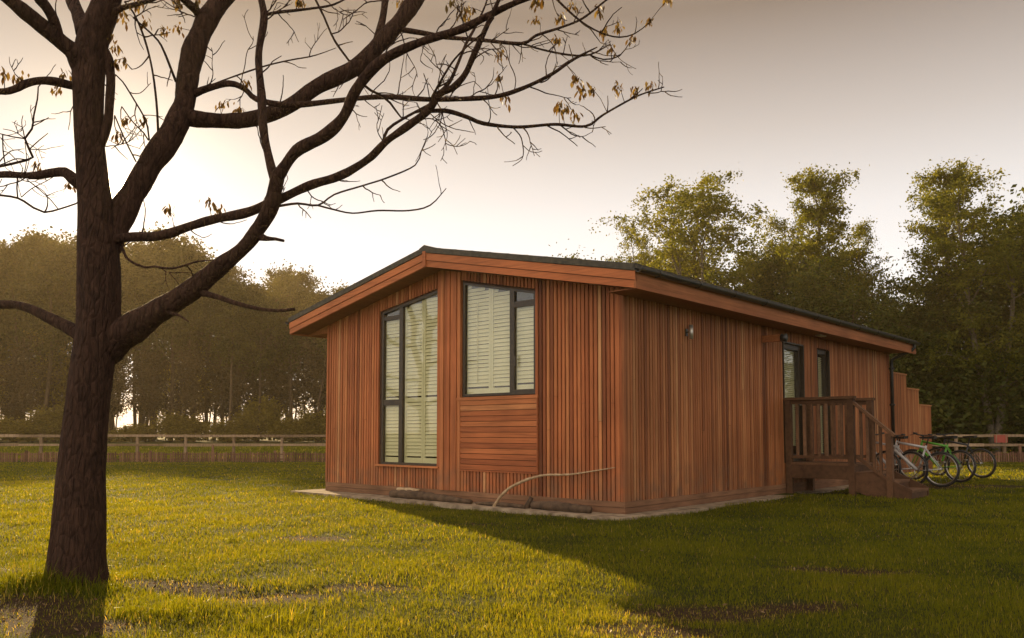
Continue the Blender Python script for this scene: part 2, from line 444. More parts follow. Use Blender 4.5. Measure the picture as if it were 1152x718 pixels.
def build_ground():
    m, nt, N = new_mat('lawn_soil'); L = nt.links.new
    tc = N('ShaderNodeTexCoord')
    n1 = N('ShaderNodeTexNoise'); n1.inputs['Scale'].default_value = .55; n1.inputs['Detail'].default_value = 5
    n2 = N('ShaderNodeTexNoise'); n2.inputs['Scale'].default_value = 34; n2.inputs['Detail'].default_value = 6; n2.inputs['Roughness'].default_value = .75
    L(tc.outputs['Object'], n1.inputs['Vector']); L(tc.outputs['Object'], n2.inputs['Vector'])
    a = N('ShaderNodeAttribute', attribute_name='worn')
    c1 = ramp(nt, [(.3, (.035, .045, .006)), (.55, (.06, .065, .009)), (.75, (.09, .08, .015))]); L(n1.outputs['Fac'], c1.inputs[0])
    c2 = ramp(nt, [(.3, (.025, .013, .007)), (.58, (.07, .04, .02)), (.74, (.2, .13, .065))]); L(n2.outputs['Fac'], c2.inputs[0])
    c3 = ramp(nt, [(.35, (.6, .6, .6)), (.65, (1.25, 1.2, 1.1))]); L(n2.outputs['Fac'], c3.inputs[0])
    mm = N('ShaderNodeMix', data_type='RGBA', blend_type='MULTIPLY'); mm.inputs['Factor'].default_value = 1
    L(c1.outputs[0], mm.inputs[6]); L(c3.outputs[0], mm.inputs[7])
    mx = N('ShaderNodeMix', data_type='RGBA'); L(a.outputs['Fac'], mx.inputs['Factor']); L(mm.outputs[2], mx.inputs[6]); L(c2.outputs[0], mx.inputs[7])
    b = N('ShaderNodeBsdfPrincipled'); b.inputs['Roughness'].default_value = .95; b.inputs['Specular IOR Level'].default_value = .1
    L(mx.outputs[2], b.inputs['Base Color'])
    bp = N('ShaderNodeBump'); bp.inputs['Strength'].default_value = 1; bp.inputs['Distance'].default_value = .04
    L(n2.outputs['Fac'], bp.inputs['Height']); L(bp.outputs[0], b.inputs['Normal'])
    o = N('ShaderNodeOutputMaterial'); L(b.outputs[0], o.inputs[0])
    xs = np.concatenate([[-900, -300, -120, -70], np.arange(-45, -9, 1.5), np.arange(-9, 9, .12), np.arange(9, 46, 1.5), [70, 120, 300, 900]])
    ys = np.concatenate([[-300, -100, -60, -20, -5], np.arange(0, 10, .12), np.arange(10, 34, .5), np.arange(34, 70, 4), [90, 140, 300, 900]])
    X, Y = np.meshgrid(xs, ys)
    Z = ground_z(X, Y)
    V = np.stack([X.ravel(), Y.ravel(), Z.ravel()], 1)
    nx, ny = len(xs), len(ys)
    i = (np.arange(ny - 1)[:, None] * nx + np.arange(nx - 1)[None]).ravel()
    Fq = np.stack([i, i + 1, i + nx + 1, i + nx], 1)
    me = mesh_from_arrays('ground', V, Fq.ravel(), np.arange(len(Fq)) * 4, np.full(len(Fq), 4), m, None, True)
    at_ = me.attributes.new('worn', 'FLOAT', 'POINT')
    at_.data.foreach_set('value', worn(X.ravel(), Y.ravel()).astype(np.float32))
    tag(link('ground', me), kind='structure')
build_ground()

# ------------------------------------------------------------------ the lodge
PX, PY = 1.40587, 10.31482
TH = 0.7303
LROT = -(math.pi / 2 - (math.pi / 2 - 0)) + math.atan2(-.66711, .74495)
U = Vector((-.74495, .66711, 0)); Vv = Vector((.66711, .74495, 0))
def wp(a, b, z=0.0):                       # a along the gable to the left, b along the side to the back
    return Vector((PX, PY, 0)) + U * a + Vv * b + Vector((0, 0, z))
def house_ab(x, y):
    dx, dy = x - PX, y - PY
    return dx * U.x + dy * U.y, dx * Vv.x + dy * Vv.y
W, LEN, RID = 6.254, 10.37, 3.287
ZB = .15
def roof_top(a): return 3.812 - .2055 * abs(a - RID)
def soffit(a): return roof_top(a) - .30

lodge = thing('timber_lodge', 'single storey lodge clad in vertical red cedar battens with low gable roof', 'lodge', (PX, PY, 0), LROT)
# local axes: x = -a, y = b
TW = (3.385, 4.76, .50)                    # tall window: a0, a1, z0
W2 = (1.44, 2.86, 1.55)
def tw_top(a): return 3.225 - .165 * (a - TW[0])
def w2_top(a): return 2.973 + .21 * (a - W2[0])
DOOR = (4.80, 5.63, .515, 2.55)
SW = (6.28, 6.84, .56, 2.55)

def joints(segs):
    out = []
    for z0, z1 in segs:
        if z1 - z0 > 1.4 and random.random() < .3:
            j = random.uniform(z0 + .4, z1 - .4); out += [(z0, j - .002), (j + .002, z1)]
        else: out.append((z0, z1))
    return out
def build_walls():
    # dark backing boards with openings
    core = MB()
    def cf(a0, a1, z0, z1f):               # front piece with sloped top, 8 cm deep
        zt0 = z1f(a0) if callable(z1f) else z1f
        zt1 = z1f(a1) if callable(z1f) else z1f
        core.prism([(-a1, z0), (-a0, z0), (-a0, zt0), (-a1, zt1)], 'y', 0, .1, .5)
    top = lambda a: roof_top(a) - .1
    cf(0.1, W2[0], 0.02, top); cf(W2[0], W2[1], .02, W2[2]); cf(W2[1], TW[0], .02, top)
    for (w, wt) in ((W2, w2_top), (TW, tw_top)):
        a0, a1 = w[0], w[1]
        core.prism([(-a1, wt(a1)), (-a0, wt(a0)), (-a0, top(a0)), (-a1, top(a1))], 'y', 0, .1, .5)
    cf(TW[0], TW[1], .02, TW[2]); cf(TW[1], W, .02, top)
    # side
    def cs(b0, b1, z0, z1): core.box((-.1, b0, z0), (0, b1, z1), .5)
    cs(0, DOOR[0], .02, 2.9); cs(DOOR[0], DOOR[1], .02, DOOR[2]); cs(DOOR[0], DOOR[1], DOOR[3], 2.9)
    cs(DOOR[1], SW[0], .02, 2.9); cs(SW[0], SW[1], .02, SW[2]); cs(SW[0], SW[1], SW[3], 2.9); cs(SW[1], LEN, .02, 2.9)
    core.prism([(-W, .02), (-.1, .02), (-.1, top(.1)), (-RID, top(RID)), (-W, top(W))], 'y', LEN - .1, LEN, .5)
    core.box((-W, .1, .02), (-W + .1, LEN - .1, 2.95), .5)
    core.box((-W + .1, .3, .3), (-.3, LEN - .1, .45), .5)
    core.build('wall', M['core'], lodge)
    # battens on the gable
    fb, fl = MB(), MB()
    pitch = .0662
    n = int(W / pitch)
    for i in range(n):
        a = .05 + (i + .5) * pitch
        if a > W - .02: break
        t = min(1, max(0, random.gauss(.52, .17)))
        d = .026 + random.uniform(-.004, .004)
        w = .0235
        segs = [(ZB, soffit(a) + .02)]
        if 2.89 - w < a < 3.385 + w: continue                  # raised pillar
        if 1.375 - w < a < 2.96 + w:
            segs = [(ZB, .452)]
            if a > 2.90 or a < 1.40: pass
            if W2[0] - .03 < a < W2[1] + .03: segs.append((w2_top(a) + .035, soffit(a) + .02))
            elif a <= W2[0] - .03: segs.append((1.53, soffit(a) + .02))
        elif TW[0] - .01 < a < TW[1] + .03:
            segs = [(ZB, .465), (tw_top(a) + .03, soffit(a) + .02)]
        for z0, z1 in joints(segs):
            t = t if random.random() < .6 else min(1, max(0, t + random.gauss(0, .12)))
            if z1 - z0 < .02: continue
            (fb if a < 3.1 else fl).hexa([(-a - w, -d, z0), (-a + w, -d, z0), (-a + w, 0, z0), (-a - w, 0, z0),
                     (-a - w, -d, z1), (-a + w, -d, z1), (-a + w, 0, z1), (-a - w, 0, z1)], t)
    # corner boards
    for k, a in enumerate((.012, .058)): fb.box((-a - .02, -.034, ZB), (-a + .02, 0, soffit(.05) + .02), .35 + .3 * k)
    fl.box((-W - .012, -.034, ZB), (-W + .03, 0, soffit(W) + .02), .55)
    fb.build('gable_cladding', M['cedar'], lodge); fl.build('gable_cladding', M['cedar'], lodge)
    # pillar of wide boards between the windows, standing proud
    pl = MB()
    edges = [2.885, 2.955, 3.035, 3.10, 3.175, 3.235, 3.31, 3.39]
    for i in range(7):
        a0, a1 = edges[i] + .004, edges[i + 1] - .004
        pl.hexa([(-a1, -.05 - .012 * (i % 2), ZB), (-a0, -.05 - .012 * (i % 2), ZB), (-a0, 0, ZB), (-a1, 0, ZB)] +
                [(-a1, -.05 - .012 * (i % 2), soffit(a1)), (-a0, -.05 - .012 * (i % 2), soffit(a0)), (-a0, 0, soffit(a0)), (-a1, 0, soffit(a1))], random.choice((.3, .5, .62, .75)))
    pl.build('pillar', M['cedar'], lodge)
    # apron of horizontal boards under the window
    ap = MB()
    z = .475
    while z < 1.47:
        ap.box((-2.945, -.04 - random.uniform(0, .004), z), (-1.395, 0, z + .071), min(1, max(0, random.gauss(.55, .16))))
        z += .0785
    ap.box((-2.965, -.05, .455), (-2.948, 0, 1.49), .6); ap.box((-1.392, -.05, .455), (-1.375, 0, 1.49), .35)
    ap.box((-2.97, -.056, 1.49), (-1.37, 0, 1.535), .7)
    ap.box((-2.97, -.046, .447), (-1.37, 0, .470), .3)
    ap.build('apron_panel', M['cedar_h'], lodge)
    # battens on the long side
    sb = MB()
    n = int(LEN / pitch)
    for i in range(n):
        b = .045 + (i + .5) * pitch
        if b > LEN - .02: break
        t = min(1, max(0, random.gauss(.52, .19)))
        d = .026 + random.uniform(-.004, .004); w = .0235
        segs = [(ZB, 2.76)]
        if DOOR[0] - w < b < DOOR[1] + w: segs = [(ZB, .50), (DOOR[3] + .02, 2.76)]
        if SW[0] - w < b < SW[1] + w: segs = [(ZB, SW[2]), (SW[3] + .02, 2.76)]
        if abs(b - 4.03) < .05: t = .05; d = .02
        for z0, z1 in joints(segs):
            sb.box((0, b - w, z0), (d, b + w, z1), t); t = t if random.random() < .6 else min(1, max(0, t + random.gauss(0, .12)))
    sb.box((0, -.034, ZB), (.034, .012, 2.76), .45); sb.box((0, .018, ZB), (.03, .05, 2.76), .3)
    sb.build('side_cladding', M['cedar_shaded'], lodge)
    # plinth boards
    pb = MB()
    for z0, z1, t in ((.0, .072, .35), (.078, .148, .6)):
        pb.box((-W - .01, -.03, z0), (.03, -.004, z1), t)
        pb.box((.004, -.0, z0), (.028, LEN, z1), t)
    pb.build('plinth', M['plinth'], lodge)
build_walls()

def frame_poly(mb, outer, t, y0, y1):
    """mitred frame of width t round a convex polygon in the x-z plane"""
    n = len(outer)
    P = [Vector((p[0], p[1])) for p in outer]
    inner = []
    for i in range(n):
        a, b, c = P[i - 1], P[i], P[(i + 1) % n]
        e1, e2 = (b - a).normalized(), (c - b).normalized()
        n1, n2 = Vector((-e1.y, e1.x)), Vector((-e2.y, e2.x))
        m = (n1 + n2); m = m / m.dot(n1)
        inner.append(b + m * t)
    for i in range(n):
        j = (i + 1) % n
        a, b, c, d = P[i], P[j], inner[j], inner[i]
        mb.hexa([(a.x, y0, a.y), (b.x, y0, b.y), (c.x, y0, c.y), (d.x, y0, d.y), (a.x, y1, a.y), (b.x, y1, b.y), (c.x, y1, c.y), (d.x, y1, d.y)], .5)

def shutter(name, a0, a1, z0, topf, parent, yy=.043, rails=()):
    """louvred shutter leaf: stiles, rails, tilted slats"""
    s = MB()
    st = .042
    for (p, q) in ((a0, a0 + st), (a1 - st, a1)):
        s.prism([(-q, z0), (-p, z0), (-p, topf(p) - .02), (-q, topf(q) - .02)], 'y', yy, yy + .03, .5)
    s.box((-a1 + st, yy, z0), (-a0 - st, yy + .03, z0 + .08), .5)
    zs = [z0 + .08] + [r for r in rails]
    for r in rails: s.box((-a1 + st, yy, r), (-a0 - st, yy + .03, r + .07), .5)
    z = z0 + .11
    while z < max(topf(a0), topf(a1)) - .05:
        if any(r - .03 < z < r + .09 for r in rails): z += .05; continue
        p, q = a0 + st, a1 - st
        if topf(p) - .05 < z or topf(q) - .05 < z:         # trim under the raking head
            for _ in range(40):
                if topf(p) - .05 < z: p += .01
                if topf(q) - .05 < z: q -= .01
        if q - p > .03:
            tl = random.uniform(-.004, .004)
            s.hexa([(-q, yy + .002, z - .004 + tl), (-p, yy + .002, z - .004 + tl), (-p, yy + .018, z + .05), (-q, yy + .018, z + .05),
                    (-q, yy + .007, z - .004 + tl), (-p, yy + .007, z - .004 + tl), (-p, yy + .023, z + .05), (-q, yy + .023, z + .05)], .5)
        z += .057
    s.box(((-a0 - a1) / 2 - .006, yy - .012, z0 + .16), ((-a0 - a1) / 2 + .006, yy - .003, min(topf(a0), topf(a1)) - .2), .5) if a1 - a0 > .5 else None
    return s.build(name, M['shutter'], parent)

def build_windows():
    # --- tall window
    a0, a1, z0 = TW
    fr = MB()
    frame_poly(fr, [(-a1, z0), (-a0, z0), (-a0, tw_top(a0)), (-a1, tw_top(a1))], .036, -.012, .04)
    fr.prism([(-4.335, z0 + .036), (-4.245, z0 + .036), (-4.245, tw_top(4.245) - .036), (-4.335, tw_top(4.335) - .036)], 'y', -.008, .04, .5)
    fr.box((-a1 + .036, -.006, 1.455), (-4.335, .04, 1.55), .5)
    fr.box((-a1 + .036, -.006, 2.86), (-4.335, .04, 2.925), .5)
    f = fr.build('tall_window', M['bronze'], lodge)
    MB().prism([(-a1 + .036, z0 + .036), (-a0 - .036, z0 + .036), (-a0 - .036, tw_top(a0 + .036) - .036), (-a1 + .036, tw_top(a1 - .036) - .036)], 'y', .018, .024).build('pane', M['glass'], f)
    e = lambda t: (lambda a: t(a) - .02)
    shutter('shutter', 3.405, 3.80, z0 + .036, e(tw_top), f, rails=(1.5,))
    shutter('shutter', 3.805, 4.25, z0 + .036, e(tw_top), f, rails=(1.5,))
    shutter('shutter', 4.29, 4.775, z0 + .036, lambda a: 1.5, f)
    shutter('shutter', 4.29, 4.775, 1.5, lambda a: 2.93, f)
    MB().box((-4.85, -.075, .468), (-3.34, .0, .497), .75).build('sill', M['cedar_h'], f)
    # --- upper window
    a0, a1, z0 = W2
    fr = MB()
    frame_poly(fr, [(-a1, z0), (-a0, z0), (-a0, w2_top(a0)), (-a1, w2_top(a1))], .034, -.012, .04)
    fr.prism([(-1.925, z0 + .034), (-1.838, z0 + .034), (-1.838, w2_top(1.838) - .034), (-1.925, w2_top(1.925) - .034)], 'y', -.008, .04, .5)
    fr.box((-1.838, -.006, 2.79), (-a0 - .034, .04, 2.87), .5)
    fr.box((-1.838, -.006, z0 + .034), (-a0 - .034, .04, z0 + .07), .5)
    f = fr.build('upper_window', M['bronze'], lodge)
    MB().prism([(-a1 + .034, z0 + .034), (-a0 - .034, z0 + .034), (-a0 - .034, w2_top(a0 + .034) - .034), (-a1 + .034, w2_top(a1 - .034) - .034)], 'y', .018, .024).build('pane', M['glass'], f)
    shutter('shutter', 1.9, 2.335, z0 + .034, e(w2_top), f)
    shutter('shutter', 2.34, 2.875, z0 + .034, e(w2_top), f)
    shutter('shutter', 1.45, 1.885, z0 + .06, lambda a: 2.86, f)
    hd = MB(); hd.box((-1.815, -.03, 1.95), (-1.795, -.008, 2.1), .5); hd.build('handle', M['bronze'], f)
    # --- door on the long side
    b0, b1, z0, z1 = DOOR
    d = MB()
    for (p, q, s0, s1) in ((b0, b0 + .07, z0, z1), (b1 - .1, b1, z0, z1)): d.box((-.1, p, s0), (-.03, q, s1), .5)
    d.box((-.1, b0 + .07, z1 - .09), (-.03, b1 - .1, z1), .5); d.box((-.1, b0 + .07, z0), (-.03, b1 - .1, z0 + .12), .5)
    do = d.build('glazed_door', M['bronze'], lodge)
    MB().box((-.075, b0 + .07, z0 + .12), (-.069, b1 - .1, z1 - .09), .5).build('pane', M['glass'], do)
    h = MB(); h.bar((-.03, b1 - .05, 1.5), (.02, b1 - .05, 1.5), .02, .02, .5); h.bar((.02, b1 - .05, 1.5), (.02, b1 - .17, 1.5), .02, .02, .5); h.build('handle', M['steel'], do)
    rv = MB()
    rv.box((-.1, b1 - .004, z0), (.03, b1 + .02, z1), .3); rv.box((-.1, b0 - .02, z0), (.03, b0 + .004, z1), .3); rv.box((-.1, b0, z1 - .004), (.03, b1, z1 + .02), .3)
    rv.build('reveal', M['bronze'], do)
    bl = MB()  # pale slats added in place of the bright reflection on this glass
    z = z0 + .3
    while z < z1 - .1:
        bl.hexa([(-.125, b0 + .075, z), (-.1, b0 + .075, z - .03), (-.1, b1 - .105, z - .03), (-.125, b1 - .105, z),
                 (-.122, b0 + .075, z + .004), (-.097, b0 + .075, z - .026), (-.097, b1 - .105, z - .026), (-.122, b1 - .105, z + .004)], .5)
        z += .034
    bl.build('pale_slats', M['shutter'], do)
    b0, b1, z0, z1 = SW
    d = MB()
    d.box((-.1, b0, z0), (-.03, b0 + .06, z1), .5); d.box((-.1, b1 - .06, z0), (-.03, b1, z1), .5)
    d.box((-.1, b0 + .06, z0), (-.03, b1 - .06, z0 + .07), .5); d.box((-.1, b0 + .06, z1 - .07), (-.03, b1 - .06, z1), .5)
    d.box((-.1, b1 - .003, z0), (.03, b1 + .02, z1), .5); d.box((-.1, b0 - .02, z0), (.03, b0 + .003, z1), .5)
    f = d.build('narrow_window', M['bronze'], lodge)
    MB().box((-.075, b0 + .06, z0 + .07), (-.069, b1 - .06, z1 - .07), .5).build('pane', M['glass'], f)
    bl = MB()
    z = z0 + .1
    while z < z1 - .1:
        bl.hexa([(-.125, b0 + .06, z), (-.1, b0 + .06, z - .03), (-.1, b1 - .06, z - .03), (-.125, b1 - .06, z),
                 (-.122, b0 + .06, z + .004), (-.097, b0 + .06, z - .026), (-.097, b1 - .06, z - .026), (-.122, b1 - .06, z + .004)], .5)
        z += .034
    bl.build('pale_slats', M['shutter'], f)
build_windows()

OR_, OL_, OF = .46, .63, .40
def build_roof():
    y0, y1 = -OF, LEN + OF
    rf = MB()
    aL, aR = W + OL_ + .03, -OR_ - .03
    for s in (0, 1):
        ae = aR if s == 0 else aL
        # overlapping courses of roofing from eave to ridge
        n = 11
        for i in range(n):
            p = ae + (RID - ae) * i / n; q = ae + (RID - ae) * (i + 1) / n
            zp, zq = roof_top(p), roof_top(q)
            poly = [(-p, zp - .06), (-q, zq - .06), (-q, zq - .012), (-p, zp)]
            if s == 0: poly = poly[::-1]
            rf.prism(poly, 'y', y0 - .02, y1 + .02, .5)
    rf.prism([(-RID - .12, roof_top(RID - .12) + .004), (-RID + .12, roof_top(RID + .12) + .004), (-RID, 3.84)], 'y', y0 - .025, y1 + .025, .5)
    roof = rf.build('roof', M['roof'], lodge)
    # verge trim and two stepped barge boards on each gable end
    for (ya, sgn) in ((y0, -1), (y1, 1)):
        vt, bb = MB(), MB()
        for ae in (-OR_, W + OL_):
            def strip(mb, d0, d1, t0, t1, tone):
                p, q = RID, ae
                x = [(-p, roof_top(p) - d0), (-q, roof_top(q) - d0), (-q, roof_top(q) - d1), (-p, roof_top(p) - d1)]
                if ae < RID: x = x[::-1]
                mb.prism(x, 'y', ya + sgn * t0, ya + sgn * t1, tone)
            strip(vt, .004, .085, -.03, .028, .5)
            strip(bb, .093, .20, -.03, .014, .62)
            strip(bb, .208, .298, -.03, .002, .55)
            strip(bb, .19, .215, -.03, -.012, 0.0)
        bb.box((-RID - .035, ya, roof_top(RID) - .31), (-RID + .035, ya + sgn * .03, roof_top(RID) - .07), .5)
        vt.build('verge_trim', M['roof'], roof)
        bb.build('barge_board', M['cedar_h'], lodge)
    # soffits: raking under the gable overhang, flat boxes under the eaves
    sf = MB()
    for ya, yb in ((y0 + .03, -.001), (LEN + .001, y1 - .03)):
        for p, q in ((-OR_ + .02, RID), (RID, W + OL_ - .02)):
            n = 14
            zt = lambda a: roof_top(a) - .285
            sf.prism([(-q, zt(q)), (-p, zt(p)), (-p, zt(p) + .02), (-q, zt(q) + .02)], 'y', ya, yb, .12)
    sf.box((.03, -.001, 2.752), (OR_ - .02, LEN + .001, 2.772), .2)
    sf.box((-W - OL_ + .02, -.001, 2.775), (-W, LEN + .001, 2.795), .35)
    # cheeks closing the boxed eaves at the gable
    sf.prism([(-W - OL_ + .02, 2.775), (-W, 2.775), (-W, roof_top(W) - .285), (-W - OL_ + .02, roof_top(W + OL_) - .285)], 'y', -.03, -.002, .6)
    sf.prism([(0.03, 2.752), (OR_ - .02, 2.752), (OR_ - .02, roof_top(-OR_) - .285), (0.03, roof_top(0) - .2)], 'y', -.03, -.002, .4)
    sf.box((.03, y0 + .03, 2.744), (OR_ - .02, -.002, 2.752), .3)
    sf.build('soffit', M['cedar_h_shaded'], lodge)
    fs = MB()
    fs.box((OR_ - .02, y0 - .008, 2.742), (OR_ + .006, y1 + .008, 2.83), .5)
    fs.box((OR_ - .02, y0 - .004, 2.832), (OR_, y1 + .004, 2.965), .62)
    fs.box((-W - OL_ - .004, y0 + .02, 2.765), (-W - OL_ + .02, y1 - .02, 2.99), .5)
    fs.build('fascia', M['cedar_h_shaded'], lodge)
    g = MB()
    for x0, z0 in ((OR_ + .002, 2.985), (-W - OL_ - .105, 3.01)):
        n = 9
        prof = [(x0 + .05 - .05 * math.cos(math.pi * k / n), z0 - .058 * math.sin(math.pi * k / n)) for k in range(n + 1)]
        prof2 = [(x0 + .05 - .044 * math.cos(math.pi * k / n), z0 + .001 - .051 * math.sin(math.pi * k / n)) for k in range(n + 1)]
        g.prism(prof + prof2[::-1], 'y', y0 - .03, y1 + .03, .5)
        y = y0 + .4
        while y < y1:
            g.prism([(x0 - .006, z0 - .02), (x0 + .02, z0 - .062), (x0 + .08, z0 - .062), (x0 + .106, z0 - .02), (x0 + .106, z0 + .006), (x0 - .006, z0 + .006)], 'y', y, y + .025, .5); y += 1.0
    gut = g.build('gutter', M['gutter'], roof)
    dp = MB()
    dp.tube([(OR_ + .05, LEN + .12, 2.94), (OR_ + .05, LEN + .12, 2.86), (OR_ - .0, LEN + .1, 2.80), (.16, LEN - .0, 2.66), (.08, LEN - .03, 2.6), (.075, LEN - .03, 2.45), (.075, LEN - .03, .02)], .034, 10, .5)
    for z in (.7, 1.6, 2.4): dp.box((.0, LEN - .075, z), (.12, LEN + .015, z + .04), .5)
    dp.build('downpipe', M['gutter'], lodge, True)
build_roof()

# fittings fixed to the long wall
def on_side(name, label, cat, b, z, s=0.0):
    return thing(name, label, cat, wp(0, b, z) - U * s, LROT)
t = on_side('wall_lamp', 'small steel up and down lamp on the side cladding below the eave', 'lamp', 1.53, 2.42, .03)
p = MB(); p.box((0, -.03, -.05), (.012, .03, .05), .5); p.bar((.012, 0, 0), (.05, 0, 0), .02, .02, .5); p.build('backplate', M['bronze'], t)
p = MB(); p.tube([(.075, 0, -.1), (.075, 0, -.098), (.075, 0, .098), (.075, 0, .1)], [.026, .032, .032, .026], 14, .5); p.build('lamp_body', M['lampglass'], t, True)
t = on_side('security_light', 'black floodlight on a cedar bracket beside the glazed door', 'lamp', 4.0, 2.53, .03)
p = MB(); p.box((0, -.045, -.055), (.30, .045, .055), .6); p.build('bracket', M['cedar_h_shaded'], t)
p = MB(); p.tube([(.30, 0, 0), (.31, 0, 0), (.39, 0, 0), (.40, 0, 0)], [.05, .066, .066, .05], 14, .5); p.build('lamp_body', M['gutter'], t, True)
t = thing('soffit_light', 'slim pale light fitting under the eave above the narrow window', 'lamp', wp(-.24, 5.9, 2.752), LROT)
p = MB(); p.box((-.05, -.13, -.022), (.05, .13, -.001), .5); p.build('fitting', M['lampglass'], t)
p = MB(); p.box((-.035, -.11, -.026), (.035, .11, -.022), .5); p.build('diffuser', M['shutter'], t)

# concrete strip round the lodge
def build_slab():
    a0, b0, rad = -.34, -.47, .35
    pts = []
    for k in range(9):
        t = math.pi / 2 * k / 8
        pts.append((a0 + rad - rad * math.sin(t), b0 + rad - rad * math.cos(t)))
    poly = pts + [(a0, LEN + .2), (.3, LEN + .2), (W + .42, LEN + .2), (W + .42, b0)]
    mb = MB()
    mb.prism([(-p[0], p[1]) for p in poly][::-1], 'z', -.16, -.004, .5)
    o = mb.build('paving', M['slab']); o.location = (PX, PY, 0); o.rotation_euler = (0, 0, LROT)
    tag(o, kind='structure')
build_slab()

# porch with steps
def build_porch():
    t = thing('timber_porch', 'weathered timber porch with balusters and steps in front of the glazed door', 'porch', wp(0, DOOR[0], 0), LROT)
    # local: x = outward from the wall, y = along the wall
    D, Wd, zt = 1.14, .9, .515
    d = MB()
    x = .04
    while x < D - .05:
        d.box((x, -.02, zt - .03), (x + .135, Wd + .02, zt), random.uniform(.3, .9)); x += .142
    d.build('deck_board', M['deck'], t)
    f = MB()
    f.box((.04, -.035, zt - .255), (D + .02, .005, zt - .035), .35); f.box((.04, Wd - .005, zt - .255), (D + .02, Wd + .035, zt - .035), .35)
    f.box((D - .02, .005, zt - .255), (D + .02, Wd - .005, zt - .035), .3)
    f.box((.04, -.045, zt - .035), (D + .03, -.005, zt + .006), .6)
    f.build('deck_frame', M['deck'], t)
    zr = 1.585
    for (px, py) in ((.09, 0), (D - .02, 0), (D - .02, Wd), (.09, Wd)):
        MB().box((px - .047, py - .047, -.06), (px + .047, py + .047, zr - .03), random.uniform(.3, .7)).build('post', M['deck'], t)
    for py in (0, Wd):
        r = MB(); r.box((.03, py - .06, zr - .03), (D + .05, py + .06, zr + .015), .5); r.box((.1, py - .02, zr - .1), (D - .05, py + .02, zr - .032), .35)
        r.build('top_rail', M['deck'], t)
        r = MB(); r.box((.1, py - .03, zt + .07), (D - .05, py + .03, zt + .12), .4); r.build('bottom_rail', M['deck'], t)
        for k in range(7):
            x = .235 + k * .122
            MB().box((x - .02, py - .02, zt + .12), (x + .02, py + .02, zr - .1), random.uniform(.4, 1)).build('baluster', M['deck'], t)
    # steps going outward
    for i in range(3):
        z = zt - .13 * (i + 1); x0 = D + .02 + .27 * i
        s = MB()
        s.box((x0, .03, z - .035), (x0 + .30, Wd - .03, z), .7); s.box((x0 + .262, .045, z - .13), (x0 + .285, Wd - .045, z - .036), .4)
        s.build('step', M['deck'], t)
    s = MB()
    for py in (0.012, Wd - .012):
        s.prism([(D + .02, zt - .14), (D + .02, .08), (D + .42, -.06), (D + .86, -.06), (D + .86, .14), (D + .58, .27), (D + .3, .40)], 'y', py - .018, py + .018, .3)
    s.build('stringer', M['deck'], t)
    for py in (0,):
        MB().box((D + .51, py - .047, -.06), (D + .60, py + .047, 1.0), random.uniform(.3, .6)).build('newel', M['deck'], t)
        a, b = Vector((D + .02, py, zr - .09)), Vector((D + .64, py, .96))
        MB().bar(a, b, .09, .045, .75).build('handrail', M['deck'], t)
        a2, b2 = Vector((D + .05, py, zt + .12)), Vector((D + .53, py, .27))
        MB().bar(a2, b2, .05, .05, .4).build('lower_rail', M['deck'], t)
        for k in range(4):
            f_ = (k + .8) / 4.9
            lo = a2.lerp(b2, f_); hi = a.lerp(b, f_ * .82 + .03)
            MB().box((lo.x - .02, py - .02, lo.z), (lo.x + .02, py + .02, hi.z), random.uniform(.4, 1)).build('baluster', M['deck'], t)
build_porch()

# stepped screen beyond the lodge
def build_screen():
    t = thing('screen_fence', 'cedar batten screen stepping down in three bays behind the lodge', 'fence', wp(0, LEN, 0), LROT)
    y = .1
    for (yy, zt) in ((1.17, 2.36), (2.1, 2.05), (3.1, 1.69)):
        s = MB()
        q = y + .03
        while q < yy - .03:
            s.box((.0, q, .1), (.024, q + .046, zt - .03), min(1, max(0, random.gauss(.6, .2)))); q += .066
        s.box((-.05, y, .1), (-.002, yy, zt - .03), 0.0)
        s.box((-.06, y, zt - .03), (.045, yy, zt), .8)
        s.build('screen_panel', M['cedar_shaded'], t)
        y = yy
build_screen()

# ------------------------------------------------------------------ sticks and logs by the wall
def ground_hit(px, py, z=0.0):
    d = at(px, py, 10) - CAM
    return CAM + d * ((z - CAMZ) / d.z)
def wall_hit(px, py, off):
    d = at(px, py, 10) - CAM
    P0 = Vector((PX, PY, 0)) - Vv * off
    return CAM + d * ((P0 - CAM).dot(Vv) / d.dot(Vv))
def debris(name, label, cat, pix, rad, mat, n=8, offs=None, zoff=0.0):
    pts = [wall_hit(x, y, (offs[i] if offs else .25)) for i, (x, y) in enumerate(pix)]
    if mat is not M['stick'] or len(pix) < 5:
        zs = [rad[min(i, len(rad) - 1)] * .8 for i in range(len(pts))] if abs(pix[0][1] - pix[-1][1]) < 11 and pix[0][0] != 592 else None
        if zs:
            for p, z in zip(pts, zs): p.z = z + zoff
    c = pts[0].copy()
    mb = MB()
    rp = catmull([(*p,) for p in pts], .05)
    rr = np.interp(np.linspace(0, 1, len(rp)), np.linspace(0, 1, len(rad)), rad)
    rr = [r * random.uniform(.85, 1.15) for r in rr]
    mb.tube([Vector(p) - c for p in rp], rr, n)
    o = mb.build(name, mat, None, True); o.location = c
    return tag(o, label, cat)
debris('bent_stick', 'long pale bent stick arching from the paving up against the gable', 'stick',
       [(555, 571), (562, 560), (572, 550), (585, 543), (600, 537.5), (615, 534.5), (640, 534), (665, 530.5), (692, 526)],
       [.024, .022, .02, .018, .016, .013, .011, .009, .006], M['stick'], 7, [.3, .28, .25, .22, .18, .15, .1, .07, .05])
debris('fallen_branch', 'dark rotten branch lying on the paving under the tall window', 'branch',
       [(441, 561), (455, 562), (480, 564), (505, 566.5), (530, 569.5)], [.06, .07, .065, .05, .03], M['log'], 9, [.2, .22, .22, .24, .24])
